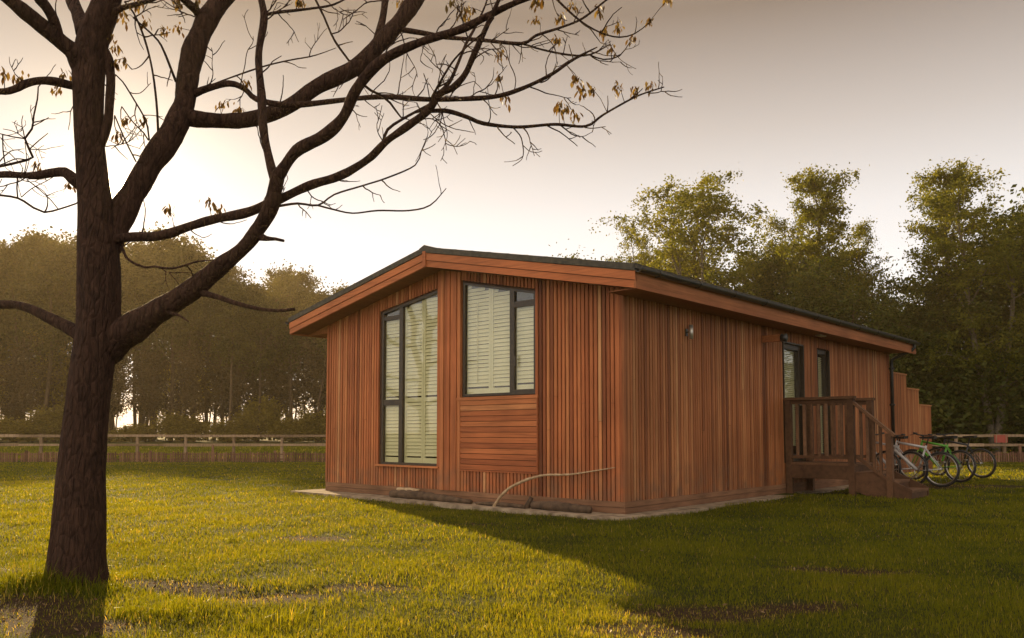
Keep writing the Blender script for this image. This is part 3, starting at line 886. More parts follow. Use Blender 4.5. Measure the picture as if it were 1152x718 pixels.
debris('fallen_branch', 'pale peeled log lying on top of the dark branch by the wall', 'branch',
       [(447, 558), (458, 557.5), (471, 558.5)], [.03, .034, .03], M['stick'], 8, [.17, .17, .18], .1)
debris('fallen_branch', 'dark log with bark on the paving towards the near corner', 'branch',
       [(600, 573), (618, 574.5), (640, 577), (664, 580)], [.055, .065, .06, .05], M['log'], 9, [.2, .22, .22, .22])
debris('fallen_branch', 'short dark stub standing up from the debris beside the bent stick', 'branch',
       [(592, 572.5), (595, 566), (598, 560)], [.045, .042, .036], M['log'], 9, [.22, .21, .2])
debris('fallen_branch', 'thin dark branch along the foot of the plinth behind the bent stick', 'branch',
       [(536, 568), (556, 571), (575, 572), (590, 573.5)], [.02, .03, .032, .024], M['log'], 7, [.26, .27, .27, .27])

# ------------------------------------------------------------------ bicycles
def make_wheel(name, r, parent, x, mats):
    w = MB(); w.ring((0, 0, 0), (0, 1, 0), r - .024, .024, 36, 8); tyre = w.build(name, M['black'], parent, True); tyre.location = (x, 0, r)
    rm = MB(); rm.ring((0, 0, 0), (0, 1, 0), r - .052, .011, 36, 6); rm.tube([(0, -.05, 0), (0, .05, 0)], .018, 8)
    rm.build('rim', M['steel'], tyre, True)
    sp = MB()
    for k in range(16):
        t_ = 2 * math.pi * k / 16
        sp.tube([(0.018 * math.cos(t_ + 1.2), .03 * (-1) ** k, .018 * math.sin(t_ + 1.2)), ((r - .055) * math.cos(t_), 0, (r - .055) * math.sin(t_))], .0018, 4)
    sp.build('spoke', M['steel'], tyre)
    return tyre
def make_bike(label, loc, heading, lean, col, col2, steer=.15):
    t = thing('bicycle', label, 'bicycle', loc, math.atan2(heading[1], heading[0]))
    t.rotation_euler = (lean, 0, math.atan2(heading[1], heading[0]))
    fm = noise_mat('bike_paint', col, tuple(c * 1.1 for c in col), 9, rough=.3)
    r = .345
    make_wheel('rear_wheel', r, t, 0, None)
    fw = make_wheel('front_wheel', r, t, 1.06, None); fw.rotation_euler = (0, 0, steer)
    bb, st, ht, hb, rh = Vector((.43, 0, .3)), Vector((.27, 0, .8)), Vector((.84, 0, .86)), Vector((.885, 0, .7)), Vector((0, 0, r))
    f = MB()
    f.tube([bb, st], .021, 8); f.tube([st.lerp(bb, .08), ht], .024, 8); f.tube([hb, bb], .03, 8); f.tube([ht + Vector((-.01, 0, .03)), hb], .022, 8)
    for s in (-1, 1):
        f.tube([bb + Vector((0, .03 * s, 0)), rh + Vector((0, .06 * s, 0))], .011, 6); f.tube([st.lerp(bb, .1) + Vector((0, .02 * s, 0)), rh + Vector((0, .06 * s, 0))], .009, 6)
    f.build('frame', fm, t, True)
    k = MB(); k.tube([hb, hb + Vector((.02, 0, -.05))], .022, 8)
    for s in (-1, 1): k.tube([hb + Vector((.015, .055 * s, -.03)), Vector((1.06, .055 * s, r))], .014, 8)
    k.build('fork', noise_mat('fork_paint', col2, col2, 9, rough=.3), t, True)
    h = MB(); top = ht + Vector((-.03, 0, .11)); h.tube([ht, top], .015, 8); h.tube([top, top + Vector((.07, 0, .02))], .014, 8)
    c = top + Vector((.07, 0, .02))
    h.tube([c + Vector((-.05, -.33, .03)), c + Vector((0, -.12, .01)), c + Vector((0, .12, .01)), c + Vector((-.05, .33, .03))], .013, 8)
    for s in (-1, 1): h.tube([c + Vector((-.05, .22 * s, .03)), c + Vector((-.05, .34 * s, .032))], .02, 8); h.tube([c + Vector((.0, .2 * s, .02)), c + Vector((.06, .3 * s, -.01))], .006, 5)
    h.build('handlebar', M['black'], t, True)
    s_ = MB(); s_.tube([st, st + Vector((-.04, 0, .13))], .014, 8)
    s_.hexa([(.1, -.07, .93), (.38, -.018, .935), (.38, .018, .935), (.1, .07, .93), (.09, -.075, .985), (.4, -.02, .965), (.4, .02, .965), (.09, .075, .985)], .5)
    s_.build('saddle', M['black'], t)
    cr = MB(); cr.ring(bb + Vector((0, -.05, 0)), (0, 1, 0), .09, .006, 24, 5)
    cr.bar(bb + Vector((0, -.06, 0)), bb + Vector((.12, -.06, -.12)), .014, .022); cr.bar(bb + Vector((0, .06, 0)), bb + Vector((-.12, .06, .12)), .014, .022)
    cr.box(bb + Vector((.08, -.15, -.13)), bb + Vector((.16, -.07, -.11))); cr.box(bb + Vector((-.16, .07, .11)), bb + Vector((-.08, .15, .13)))
    cr.build('crankset', M['steel'], t)
    return t
HD = (-.52, .854)
make_bike('white and silver bicycle nearest the camera beside the bottom porch step', (8.27, 15.85, -.04), (-.66, .75), .04, (.42, .405, .385), (.3, .29, .28), -.2)
make_bike('pale grey bicycle standing against the lodge wall behind the white one', (7.95, 16.3, -.04), (-.5, .866), -.05, (.4, .385, .37), (.08, .08, .08), .25)
make_bike('green bicycle parked between the white one and the black one', (9.42, 17.3, -.04), HD, .06, (.09, .3, .03), (.14, .26, .03), .1)
make_bike('black bicycle farthest from the porch with its wheel by the lawn', (10.86, 19.0, -.04), HD, -.04, (.025, .025, .027), (.16, .02, .015), -.1)

# ------------------------------------------------------------------ fences
FY = 29.0
def build_fences():
    gz = -.05
    t = thing('rail_fence', 'pale post and rail fence running across behind the lawn', 'fence', (0, FY + 1.6, gz))
    for z in (.94, .60):
        r = MB(); x = -40
        while x < 40:
            r.box((x + .004, -.02, z - .05 + random.uniform(-.012, .012)), (x + 1.796, .02, z + .045 + random.uniform(-.01, .01))); x += 1.8
        r.build('rail', M['fence'], t)
    x = -39.2
    while x < 40:
        MB().box((x - .045, .021, -.05), (x + .045, .11, .98 + random.uniform(-.02, .03))).build('post', M['fence'], t); x += 1.8
    t = thing('paling_fence', 'low brown paling fence along the far edge of the lawn', 'fence', (0, FY, gz))
    p = MB(); x = -38
    while x < 38:
        h = .36 + random.uniform(-.03, .03)
        if random.random() > .03: p.box((x, -.012, .015), (x + .05, .012, h))
        x += .085
    p.box((-38, .014, .1), (38, .045, .14)); p.box((-38, .014, .27), (38, .045, .31))
    p.build('paling_panel', M['paling'], t)
    x = -37
    while x < 38:
        MB().box((x - .035, .046, -.05), (x + .035, .11, random.choice((.42, .62, .82)))).build('post', M['paling'], t); x += 2.2
build_fences()
t = thing('red_board', 'small red board hung on the rail fence beyond the bicycles', 'board', (at(1126, 492, FY + 1.55).x, FY + 1.55, at(1126, 498, FY + 1.55).z))
p = MB(); p.box((-.24, -.015, 0), (.24, .015, .30), .5); p.build('panel', M['red'], t)
p = MB(); p.box((-.27, -.022, .285), (.27, .022, .315), .5); p.box((-.2, -.03, -.02), (-.17, -.016, .3)); p.box((.17, -.03, -.02), (.2, -.016, .3)); p.build('batten', M['fence'], t)

# ------------------------------------------------------------------ leaves in bulk
def leaf_quads(C, size, tone, droop=0.0, aspect=.6):
    """C: (n,3) centres -> arrays of rhombus leaves with random orientation"""
    n = len(C)
    a = rng.normal(size=(n, 3)); a[:, 2] -= droop
    a /= np.linalg.norm(a, axis=1, keepdims=True)
    b = rng.normal(size=(n, 3)); b -= a * (a * b).sum(1, keepdims=True); b /= np.linalg.norm(b, axis=1, keepdims=True)
    s = (size * rng.uniform(.6, 1.35, n))[:, None]
    V = np.stack([C - a * s * .5, C + b * s * aspect * .5 - a * s * .05, C + a * s * .5, C - b * s * aspect * .5 - a * s * .05], 1).reshape(-1, 3)
    return V, np.repeat(tone, 1)
def leaves_mesh(name, C, size, tone, mat, droop=0.0, aspect=.6):
    V, tn = leaf_quads(C, size, tone, droop, aspect)
    n = len(C)
    return mesh_from_arrays(name, V, np.arange(4 * n), np.arange(n) * 4, np.full(n, 4), mat, tn)

def grow_tree(seed, H, r0, base, spread, limbs, nleaf, leaf, bark, lmat, profile, droop=.5, up=.9, cl=.42, lean=.0, stems=1, name=('trunk', 'crown'), strands=0):
    """tapered trunk(s) with limbs and a crown of leaf clumps -> two meshes"""
    r_ = random.Random(seed)
    mb = MB()
    tips = []
    for sidx in range(stems):
        ang = r_.uniform(0, 6.28)
        hs = H * (1 if sidx == 0 else r_.uniform(.72, .95))
        ln = lean + (0 if sidx == 0 and stems == 1 else r_.uniform(.06, .16))
        pts, rad = [], []
        wx = wy = 0
        for i in range(11):
            f = i / 10
            wx += r_.gauss(0, .012) * H; wy += r_.gauss(0, .012) * H
            pts.append(Vector((math.cos(ang) * ln * hs * f ** 1.2 + wx * f, math.sin(ang) * ln * hs * f ** 1.2 + wy * f, hs * f * .97 - .1 * (1 - f))))
            rad.append(r0 * (1.15 if i == 0 else 1) * (1 - f) ** .8 * (.8 if stems > 1 else 1) + .012)
        mb.tube(pts, rad, 8)
        nl = max(4, limbs // stems)
        for k in range(nl):
            f = base + (1 - base) * ((k + r_.random()) / nl) ** .9
            f = min(f, .97)
            i = int(f * 10); g = f * 10 - i
            p = pts[i].lerp(pts[min(i + 1, 10)], g)
            az = k * 2.4 + r_.uniform(-.5, .5)
            ln_ = spread * profile((f - base) / (1 - base)) * r_.uniform(.65, 1.2)
            d = Vector((math.cos(az), math.sin(az), r_.uniform(.5, 1.2) * up))
            d.normalize()
            q = p.copy(); lp = [q.copy()]
            for j in range(5):
                d = (d + Vector((r_.gauss(0, .16), r_.gauss(0, .16), r_.gauss(0, .1) - .07 * j * droop))).normalized()
                q = q + d * ln_ / 5; lp.append(q.copy())
            rr = max(.012, r0 * .42 * (1 - f * .75))
            mb.tube(lp, [rr * (1 - j / 5.6) for j in range(6)], 5, cap=False)
            tips.append((lp[-1], 1.0)); tips.append((lp[3], .8)); tips.append((lp[4], .9))
            for s in range(4):
                j = r_.choice((2, 3, 3, 4))
                d2 = Vector((r_.gauss(0, 1), r_.gauss(0, 1), r_.gauss(.25, .6))).normalized()
                a_ = lp[j]; L2 = ln_ * r_.uniform(.25, .5)
                m_ = a_ + d2 * L2 * .5 + Vector((0, 0, .05 * L2)); e_ = a_ + d2 * L2 + Vector((0, 0, -.12 * L2 * droop))
                mb.tube([a_, m_, e_], [rr * .35, rr * .22, rr * .08], 4, cap=False)
                tips.append((e_, 1.0)); tips.append((m_, .7))
        tips.append((pts[-1], .8))
    T = np.array([tuple(t[0]) for t in tips]); wt = np.array([t[1] * r_.uniform(.3, 1.4) for t in tips])
    pr = wt / wt.sum()
    idx = rng.choice(len(T), nleaf, p=pr)
    off = np.clip(rng.normal(size=(nleaf, 3)), -1.9, 1.9) * np.array([1, 1, .8]) * cl
    off[:, 2] -= np.abs(rng.normal(size=nleaf)) * cl * .7 * droop
    if strands:                                    # leaves threaded on hanging sprays
        nst = strands * len(T)
        sdir = rng.normal(size=(nst, 3)); sdir[:, 2] = sdir[:, 2] * .5 - .45 * droop
        sdir /= np.linalg.norm(sdir, axis=1, keepdims=True)
        slen = cl * rng.uniform(.8, 2.6, nst)
        sid = idx * strands + rng.integers(0, strands, nleaf)
        tt = rng.uniform(0, 1, nleaf)[:, None]
        so_ = sdir[sid] * slen[sid][:, None] * tt; so_[:, 2] -= (tt[:, 0] ** 2) * slen[sid] * .35 * droop
        mixm = (rng.uniform(0, 1, nleaf) < .8)[:, None]
        off = np.where(mixm, so_ + rng.normal(size=(nleaf, 3)) * .045 * (leaf / .1), off)
    clump = rng.uniform(0, 1, len(T))
    tone = np.clip(.55 * clump[idx] + .45 * rng.uniform(0, 1, nleaf), 0, 1)
    C = T[idx] + off
    C = C[C[:, 2] > .2] if True else C
    tone = tone[:len(C)]
    return mb.mesh(name[0], bark, True), leaves_mesh(name[1], C, leaf, tone, lmat, .3 * droop)

def place_tree(meshes, label, loc, scale, rz, group=None, name='tree', cat='tree'):
    t = thing(name, label, cat, loc, rz, group)
    t.scale = (scale[0], scale[0], scale[1])
    link('trunk', meshes[0], t); link('crown', meshes[1], t)
    return t

dome = lambda f: .45 + .75 * math.sin(math.pi * min(1, f * .8 + .12))
cone = lambda f: 1.05 - .75 * f
tall = lambda f: .55 + .5 * math.sin(math.pi * (f * .85 + .1))

# right-hand wood, 34-50 m away
birch_a = grow_tree(1, 12.6, .16, .3, 2.7, 44, 30000, .115, M['birch'], M['leaf_birch'], dome, droop=.8, up=1.9, cl=.27, stems=3, strands=9)
birch_b = grow_tree(2, 12.6, .17, .42, 1.9, 32, 21000, .115, M['birch'], M['leaf_birch'], tall, droop=.7, up=1.6, cl=.26, stems=1, strands=9)
birch_c = grow_tree(3, 12.4, .18, .28, 2.4, 38, 30000, .115, M['birch'], M['leaf_birch'], tall, droop=.9, up=1.6, cl=.3, stems=2, strands=9)
dense_a = grow_tree(4, 9.5, .2, .12, 3.6, 44, 40000, .14, M['woodbark'], M['leaf_dark'], dome, droop=.6, up=.9, cl=.52, stems=1, strands=14)
dense_b = grow_tree(5, 8.5, .18, .10, 3.2, 40, 38000, .14, M['woodbark'], M['leaf_dark'], dome, droop=.8, up=.8, cl=.55, stems=2, strands=14)
def zx(px, d): return (px - 576) / F * d
def ht(py, d): return (486 - py) / F * d + CAMZ
RW = [  # mesh, design height, px, depth, py of the top, width scale, rz, label, kind
    (birch_a, 12.6, 786, 38, 196, 1.22, .4, 'broad many stemmed birch rising above the middle of the lodge roof', 'birch_tree'),
    (birch_b, 12.6, 932, 38, 193, 1.0, 1.9, 'slender birch with narrow airy top above the far eave', 'birch_tree'),
    (birch_c, 12.4, 972, 41, 258, .8, 2.6, 'lower birch leaning beside the slender one above the far eave', 'birch_tree'),
    (birch_b, 12.6, 1066, 37, 190, .95, 4.2, 'tall thin topped birch left of the dense bright crown', 'birch_tree'),
    (birch_c, 12.4, 1118, 33, 200, 1.15, .9, 'leafy birch with dense bright green crown at the right of the wood', 'birch_tree'),
    (birch_a, 12.6, 722, 45, 262, .75, 3.3, 'golden lit young birch where the gable meets the eave', 'birch_tree'),
    (birch_c, 12.4, 868, 42, 250, .9, 4.4, 'round topped birch between the broad one and the slender one', 'birch_tree'),
]
for me_, h0, px, d, py, ws, rz, lab, nm in RW:
    s = ht(py, d) / h0 * 1.01
    place_tree(me_, lab, (zx(px, d), d, -.06), (s * ws, s), rz, 'birches beyond the lodge', nm)
DW = [
    (dense_a, 9.5, 760, 46, 305, 1.0, 1, 'dark leafy tree low behind the middle of the lodge roof'),
    (dense_b, 8.5, 830, 45, 312, 1.1, 2, 'dark rounded tree under the broad birch'),
    (dense_a, 9.5, 905, 43, 298, 1.0, 3.5, 'dark tree filling the wood below the slender birch'),
    (dense_b, 8.5, 960, 36, 318, 1.1, 5, 'dark bushy tree just behind the far eave of the lodge'),
    (dense_a, 9.5, 1035, 37, 362, 1.1, 0.6, 'dark tree behind the stepped cedar screen'),
    (dense_b, 8.5, 1085, 35, 320, 1.2, 2.7, 'dark tree over the bicycles in the wood'),
    (dense_a, 9.5, 1150, 35, 282, 1.1, 4.4, 'dark tree cut by the right border of the photo'),
    (dense_a, 9.5, 1014, 44, 352, 1.1, 5.3, 'dark tree in the gap between the two birch tops'),
    (dense_b, 8.5, 1215, 36, 250, 1.3, 5.9, 'dark tree just past the right border of the photo'),
    (dense_a, 9.5, 1330, 36, 200, 1.3, 1.2, 'dark tree of the near wood mirrored in the glazed door'),
    (dense_b, 8.5, 1450, 33, 190, 1.4, 2.9, 'dark tree of the near wood mirrored in the glazed door'),
    (dense_a, 9.5, 1580, 31, 150, 1.4, 4.0, 'dark tree of the near wood mirrored in the glazed door'),
    (dense_b, 8.5, 690, 52, 312, 1.0, 4.9, 'dark tree half hidden by the roof at the near eave'),
]
for me_, h0, px, d, py, ws, rz, lab in DW:
    s = ht(py, d) / h0
    place_tree(me_, lab, (zx(px, d), d, -.06), (s * ws, s), rz, 'dark trees of the near wood', 'broadleaf_tree')
shrub_a = grow_tree(8, 2.6, .05, .05, 1.5, 26, 9000, .15, M['woodbark'], M['leaf_dark'], dome, droop=.7, up=.8, cl=.36, stems=3, name=('stem', 'foliage'))
shrub_b = grow_tree(9, 2.6, .05, .05, 1.5, 26, 7000, .2, M['woodbark'], M['leaf_shrub'], dome, droop=.7, up=.8, cl=.36, stems=3, name=('stem', 'foliage'))
sapling_y = grow_tree(33, 12, .1, .3, 2.0, 26, 2600, .3, M['woodbark'], M['leaf_shrub'], tall, droop=.4, up=1.3, cl=.5, stems=2)
def place_shrub(meshes, label, loc, s, rz, group):
    t = thing('shrub', label, 'shrub', loc, rz, group); t.scale = (s[0], s[0], s[1])
    link('stem', meshes[0], t); link('foliage', meshes[1], t)
for k, px in enumerate((1005, 1040, 1072, 1106, 1140, 1176, 970)):
    d = 34.5 + (k * 1.7) % 3
    place_shrub(shrub_a, 'dark shrub at the foot of the wood behind the right fence', (zx(px, d), d, -.06), (1.25 + .2 * (k % 3), 1.1 + .25 * ((k * 2) % 3)), k * 1.3, 'shrubs under the near wood')

# far hazy wood on the left, 88-125 m away
wood = [grow_tree(20 + i, 20, .22, b_, sp_, 17, 7000, .32, M['woodbark'], M['leaf_wood'], pf, droop=.5, up=1.1, cl=.8, stems=1, strands=10)
        for i, (b_, pf, sp_) in enumerate(((.5, dome, 3.4), (.42, tall, 3.0), (.55, dome, 3.8), (.46, cone, 3.6)))]
sapling = grow_tree(31, 13, .1, .27, 2.3, 30, 3400, .3, M['woodbark'], M['leaf_bare'], tall, droop=.4, up=1.4, cl=.45, stems=2)
def skyline(px):
    return np.interp(px, [-120, -40, 0, 22, 45, 85, 120, 150, 180, 205, 245, 275, 300, 322, 345, 372, 400, 440, 520, 640], [255, 262, 280, 254, 246, 250, 268, 256, 254, 262, 284, 316, 310, 288, 302, 326, 312, 318, 345, 350])
k = 0
rr = random.Random(5)
for row, (d0, step, drop) in enumerate(((88, 33, 6), (97, 36, 0), (107, 42, 8), (114, 38, 14), (122, 44, 18))):
    px = -130 + row * 17
    while px < 560:
        d = d0 + rr.uniform(-3, 3)
        py = float(skyline(px)) + drop + rr.uniform(-8, 22)
        s = max(.5, ht(py, d) / 20 * .97)
        lab = ('slender tall tree in the hazy brown wood beyond the rail fence' if px < 370 else 'low hazy tree of the far wood showing over the left roof slope')
        place_tree(wood[k % 4], lab, (zx(px, d), d, -.06), (s * rr.uniform(.85, 1.1), s), rr.uniform(0, 6), 'trees of the hazy far wood', 'woodland_tree')
        if px < 420:
            dd = d + rr.uniform(-3, 8)
            s = rr.uniform(.7, 1.15)
            yl = rr.random() < .22
            place_tree(sapling_y if yl else sapling, 'thin yellow leaved sapling among the trunks of the hazy far wood' if yl else 'thin brown sapling among the trunks of the hazy far wood', (zx(px + rr.uniform(-14, 14), dd), dd, -.06), (s * 1.1, s), rr.uniform(0, 6), 'saplings of the far wood', 'sapling')
        k += 1
        px += step * rr.uniform(.75, 1.25)
for k, (px, d, s, h) in enumerate(((20, 84, 1.9, 1.6), (62, 86, 1.6, 2.4), (150, 85, 1.4, 1.2), (205, 86, 1.8, 2.0), (262, 85, 1.5, 1.5), (292, 87, 1.6, 3.0), (330, 85, 1.5, 1.6), (362, 86, 1.6, 2.2), (-30, 86, 2, 2))):
    place_shrub(shrub_b, 'yellowish shrub at the foot of the hazy far wood', (zx(px, d), d, -.06), (s * 1.0, h * .5), k * 2.1, 'shrubs under the far wood')

# ------------------------------------------------------------------ the big bare tree on the left
TD = 5.6
class Br:
    def __init__(s, pts, rad, dz=0.0, parent=None, d0=None):
        """pts in photo pixels, rad in photo pixels, dz = how far the tip leans away from the camera"""
        if d0 is None:
            if parent is None: d0 = TD
            else:
                q = min(parent.samples, key=lambda p: (p[0] - pts[0][0]) ** 2 + (p[1] - pts[0][1]) ** 2); d0 = q[2]
        L = [0]
        for i in range(1, len(pts)): L.append(L[-1] + math.dist(pts[i], pts[i - 1]))
        s.ctrl = [(p[0], p[1], d0 + dz * l / L[-1], np.interp(l / L[-1], np.linspace(0, 1, len(rad)), rad)) for p, l in zip(pts, L)]
        s.samples = catmull(s.ctrl, 5 if max(rad) > 2.5 else 7)
        s.ph = random.uniform(0, 99)
    def tube(s, mb, n=8, wob=.05):
        P = [at(q[0], q[1], q[2]) for q in s.samples]
        rr_ = [max(.0022, q[3] * q[2] / F * (1 + random.uniform(-wob, wob))) for q in s.samples]
        mb.tube(P, rr_, n, .5)
    def local(s, mb, org, n=8, wob=.05):
        P = [at(q[0], q[1], q[2]) - org for q in s.samples]
        rr_ = [max(.0020, q[3] * q[2] / F * (1 + .06 * math.sin(i * .31 + s.ph) + .04 * math.sin(i * .83 + 2 * s.ph))) for i, q in enumerate(s.samples)]
        b0 = len(mb.v)
        mb.tube(P, rr_, n, .5)
        if n >= 12:                                   # knobbly bark outline on the stout limbs
            for i, p in enumerate(P):
                for k in range(n):
                    v = Vector(mb.v[b0 + i * n + k]); d = v - p
                    w = mnoise.noise(v * 7) * .10 + mnoise.noise(v * 22) * .05
                    mb.v[b0 + i * n + k] = tuple(p + d * (1 + w))

def build_main_tree():
    base = at(85, 660, TD); base.z = -.05
    org = Vector((base.x, base.y, 0))
    T = thing('bare_tree', 'large leafless tree with forking limbs standing in the lawn on the left', 'tree', org)
    trunk = Br([(86, 690), (85.5, 662), (86, 640), (89, 590), (92, 530), (97, 470), (103, 420), (110, 375), (112, 330), (111, 290), (108, 240), (103, 190), (100, 150), (99.5, 110), (100, 75), (106, 40), (118, 8), (126, -30), (132, -90)],
               [33, 30.5, 28.5, 26, 24, 22.5, 22, 22.5, 22.5, 22.5, 20, 17, 15.5, 15.5, 18, 17, 15, 12, 8], .15)
    # B: second big stem to the upper right
    Bm = Br([(112, 300), (128, 258), (147, 222), (171, 182), (194, 149), (207, 118), (211, 90), (219, 55), (234, 22), (258, -14), (290, -60)], [16, 15.5, 14.5, 13.5, 14, 12.5, 12, 11.5, 12.5, 11, 7], .7, trunk)
    Gm = Br([(106, 432), (118, 402), (137, 378), (164, 359), (209, 331), (244, 303), (273, 280), (289, 260), (303, 237), (309, 214), (313, 196)], [7, 14, 16.5, 16, 13.5, 11.5, 10, 8.5, 8.5, 8, 8], -.55, trunk, 5.76)
    Em = Br([(313, 198), (334, 170), (365, 153), (386, 132), (401, 101), (424, 73), (450, 57), (484, 44), (519, 33), (547, 19), (578, 4), (625, -14), (690, -40)], [7.5, 6.8, 6.5, 6.5, 6, 5.8, 4.8, 4.3, 4, 3.7, 3, 2, 1], -.7, Gm)
    Fm = Br([(310, 205), (306, 192), (297, 150), (294, 104), (291, 63), (297, 20), (292, -10), (286, -60)], [5.5, 5, 4.6, 4.4, 4, 4.2, 3, 1.5], .5, Gm)
    Cm = Br([(205, 130), (222, 134), (261, 136), (292, 132), (324, 120), (358, 97), (400, 76), (425, 52), (450, 24), (470, -4), (500, -45)], [10, 9, 8.3, 8.3, 9, 9, 9.2, 10, 8.8, 8, 5], .6, Bm)
    Hm = Br([(126, 270), (144, 267), (181, 265), (216, 254), (244, 246), (275, 240), (296, 232), (313, 225), (348, 209), (380, 199), (401, 188), (418, 176), (435, 159), (457, 143), (481, 125), (494, 106), (509, 99), (523, 84), (533, 62), (547, 31), (561, 0), (575, -40)],
            [6, 5.2, 5.2, 5.4, 5.2, 5.2, 5.2, 5.2, 5.2, 4.8, 4.6, 4.4, 4.4, 4.4, 4.2, 4.2, 3.8, 3.4, 3, 2.6, 2.2, 1.2], -1.1, trunk)
    limbs = {'B': [Bm], 'G': [Gm], 'E': [Em], 'F': [Fm], 'C': [Cm], 'H': [Hm]}
    def add(key, *a, **k):
        b = Br(*a, **k); limbs.setdefault(key, []).append(b); return b
    # upper left
    add('U', [(96, 85), (84, 60), (70, 48), (52, 33), (28, 14), (4, -6), (-40, -40)], [12, 10, 9.5, 8.5, 7.5, 7, 5], -.6, trunk)
    add('U', [(66, 42), (60, 22), (52, 8), (42, -6), (30, -40)], [6, 6.5, 6, 6, 4], -.3, limbs['U'][0])
    add('V', [(96, 38), (88, 16), (80, -4), (74, -40)], [9, 7, 6.5, 4], .4, trunk)
    # stem beside the trunk
    add('Y', [(112, 165), (121, 138), (123.5, 112), (124.5, 88), (121, 66), (112, 52), (108, 44)], [6, 5, 4.6, 4.6, 5.2, 6.5, 7], .05, trunk)
    # left branches
    add('L1', [(92, 98), (82, 96.5), (62, 92), (45, 91), (30, 94), (15, 101), (-4, 103), (-60, 98)], [5.4, 5, 4.2, 4, 3.8, 3.8, 3.5, 2], -.5, trunk)
    add('L2', [(92, 208), (82, 201), (73, 194), (60, 194.5), (40, 197.5), (20, 197), (-4, 197), (-70, 205)], [7, 5.5, 4.3, 4, 3.8, 3.6, 3.5, 2], .4, trunk)
    add('L3', [(100, 384), (84, 372.5), (66, 363), (52, 356), (35, 348), (18, 343), (-4, 342), (-50, 334)], [8, 7, 6, 5.5, 5, 4.6, 4, 2.5], .5, trunk)
    # along the right
    I = add('H', [(481, 125), (503, 125), (526, 132), (544, 139), (582, 143), (624, 140), (659, 142), (679, 129), (711, 111), (728, 104), (747, 98)], [2.6, 2.6, 2.3, 2.2, 1.9, 1.7, 1.6, 1.4, 1.2, 1, .6], .5, Hm)
    J = add('J', [(218, 106), (232, 100), (258, 94), (275, 100), (289, 112), (320, 118), (348, 117), (400, 111), (436, 109), (484, 112), (530, 111), (561, 108), (589, 99), (620, 84), (645, 67), (672, 53)], [4, 3.5, 3.4, 3.4, 3.2, 3.2, 2.8, 2.8, 2.9, 2.9, 2.7, 2.5, 2.3, 2.1, 1.6, .7], -.8, Bm)
    K = add('C', [(449, 33), (474, 37), (502, 42), (540, 45), (587, 49), (603, 40), (631, 31), (655, 21), (681, 1), (700, -14)], [3, 2.9, 2.6, 2.3, 2, 1.8, 1.6, 1.4, 1.2, .8], -.6, Cm)
    K2 = add('C', [(587, 49), (610, 56), (641, 62), (664, 61.5), (686, 50)], [1.4, 1.2, 1.2, 1, .6], .3, K)
    add('C', [(425, 44), (431, 18), (434, -6), (438, -40)], [5, 4.4, 3.8, 2], .3, Cm)
    Lb = add('C', [(620, -10), (627, 0), (652, 23), (676, 37), (697, 42), (714, 38), (729, 27)], [1.4, 1.4, 1.2, 1, .9, .8, .6], .2, K)
    add('C', [(664, 62), (679, 67), (697, 63), (709, 47)], [.9, .8, .7, .5], .2, K2)
    add('H', [(431, 160), (436, 146), (453, 134), (484, 117), (496, 108)], [2, 1.9, 1.6, 1.5, 1], .2, Hm)
    add('E', [(394, 68), (411, 97), (430, 108), (439, 116), (451, 132), (458, 134)], [1.7, 1.6, 1.5, 1.5, 1.2, .8], .2, Em)
    O = add('H', [(490, 110), (496, 103), (506, 92), (515, 72), (524, 50), (535, 30), (546, 6), (552, -14)], [2.4, 2.3, 2, 1.9, 1.7, 1.5, 1.2, .8], .5, Hm)
    add('H', [(484, 113), (500, 84), (512, 66), (528, 50), (544, 36), (556, 20)], [1.6, 1.4, 1.3, 1.1, 1, .6], -.4, Hm)
    add('G', [(313, 232), (335, 229), (358, 231), (376, 219), (408, 209), (436, 200), (467, 186), (474, 170), (481, 153)], [1.6, 1.3, 1.3, 1, 1, .95, .9, .8, .5], -.5, Gm)
    Rb = add('G', [(357, 231), (376, 236), (397, 240), (425, 237), (460, 237), (484, 231), (502, 212)], [1.1, 1, 1, .95, .9, .8, .5], -.3, Gm)
    add('G', [(222, 328), (244, 334), (265, 341), (289, 347), (312, 349.5), (331, 348)], [4, 3, 2.5, 2.3, 2.2, 1.9], -.5, Gm)
    add('G', [(180, 350), (190, 352), (202, 355), (212, 362)], [3, 2, 1.5, .8], -.2, Gm)
    add('G', [(291, 266), (300, 268.5), (310, 269), (319, 271)], [5, 3, 2, 1.6], -.1, Gm)
    add('W', [(137, 278), (142, 290), (150, 296), (164, 301), (174, 300), (195, 302), (223, 294), (240, 293)], [2, 1.6, 1.5, 1.4, 1.3, 1.2, 1, .5], -.4, trunk)
    add('X', [(124, 16), (138, 9), (153, 5), (171, 0), (195, -10)], [4, 3, 2.6, 2.2, 1.4], -.3, trunk)
    Xb = limbs['X'][0]
    add('X', [(140, 2), (150, 14), (162, 42), (171, 77), (176, 115), (178, 148)], [.9, 1.1, 1.2, 1.2, 1.3, 1.4], .5, Xb)
    add('X', [(150, 20), (167, 35), (178, 46), (185, 59), (198, 92)], [.9, 1.1, 1.2, 1.3, 1.5], .4, Xb)
    add('B', [(130, 84), (138, 92), (150, 111), (164, 136), (168, 158)], [.7, .8, .85, .9, .9], .3, trunk)
    add('B', [(137, 120), (150, 138), (162, 150), (167, 158)], [.7, .7, .75, .8], .3, trunk)
    add('B', [(129, 130), (141, 158), (153, 182)], [.8, .9, 1], .3, trunk)
    add('B', [(222, 102), (258, 88), (296, 75), (325, 68), (348, 64), (362, 60), (378, 54)], [1.1, 1, .95, .9, .8, .7, .4], .5, Bm)
    add('B', [(352, -6), (364, 18), (376, 45), (393, 69)], [1.3, 1.4, 1.4, 1.2], .1, Cm)
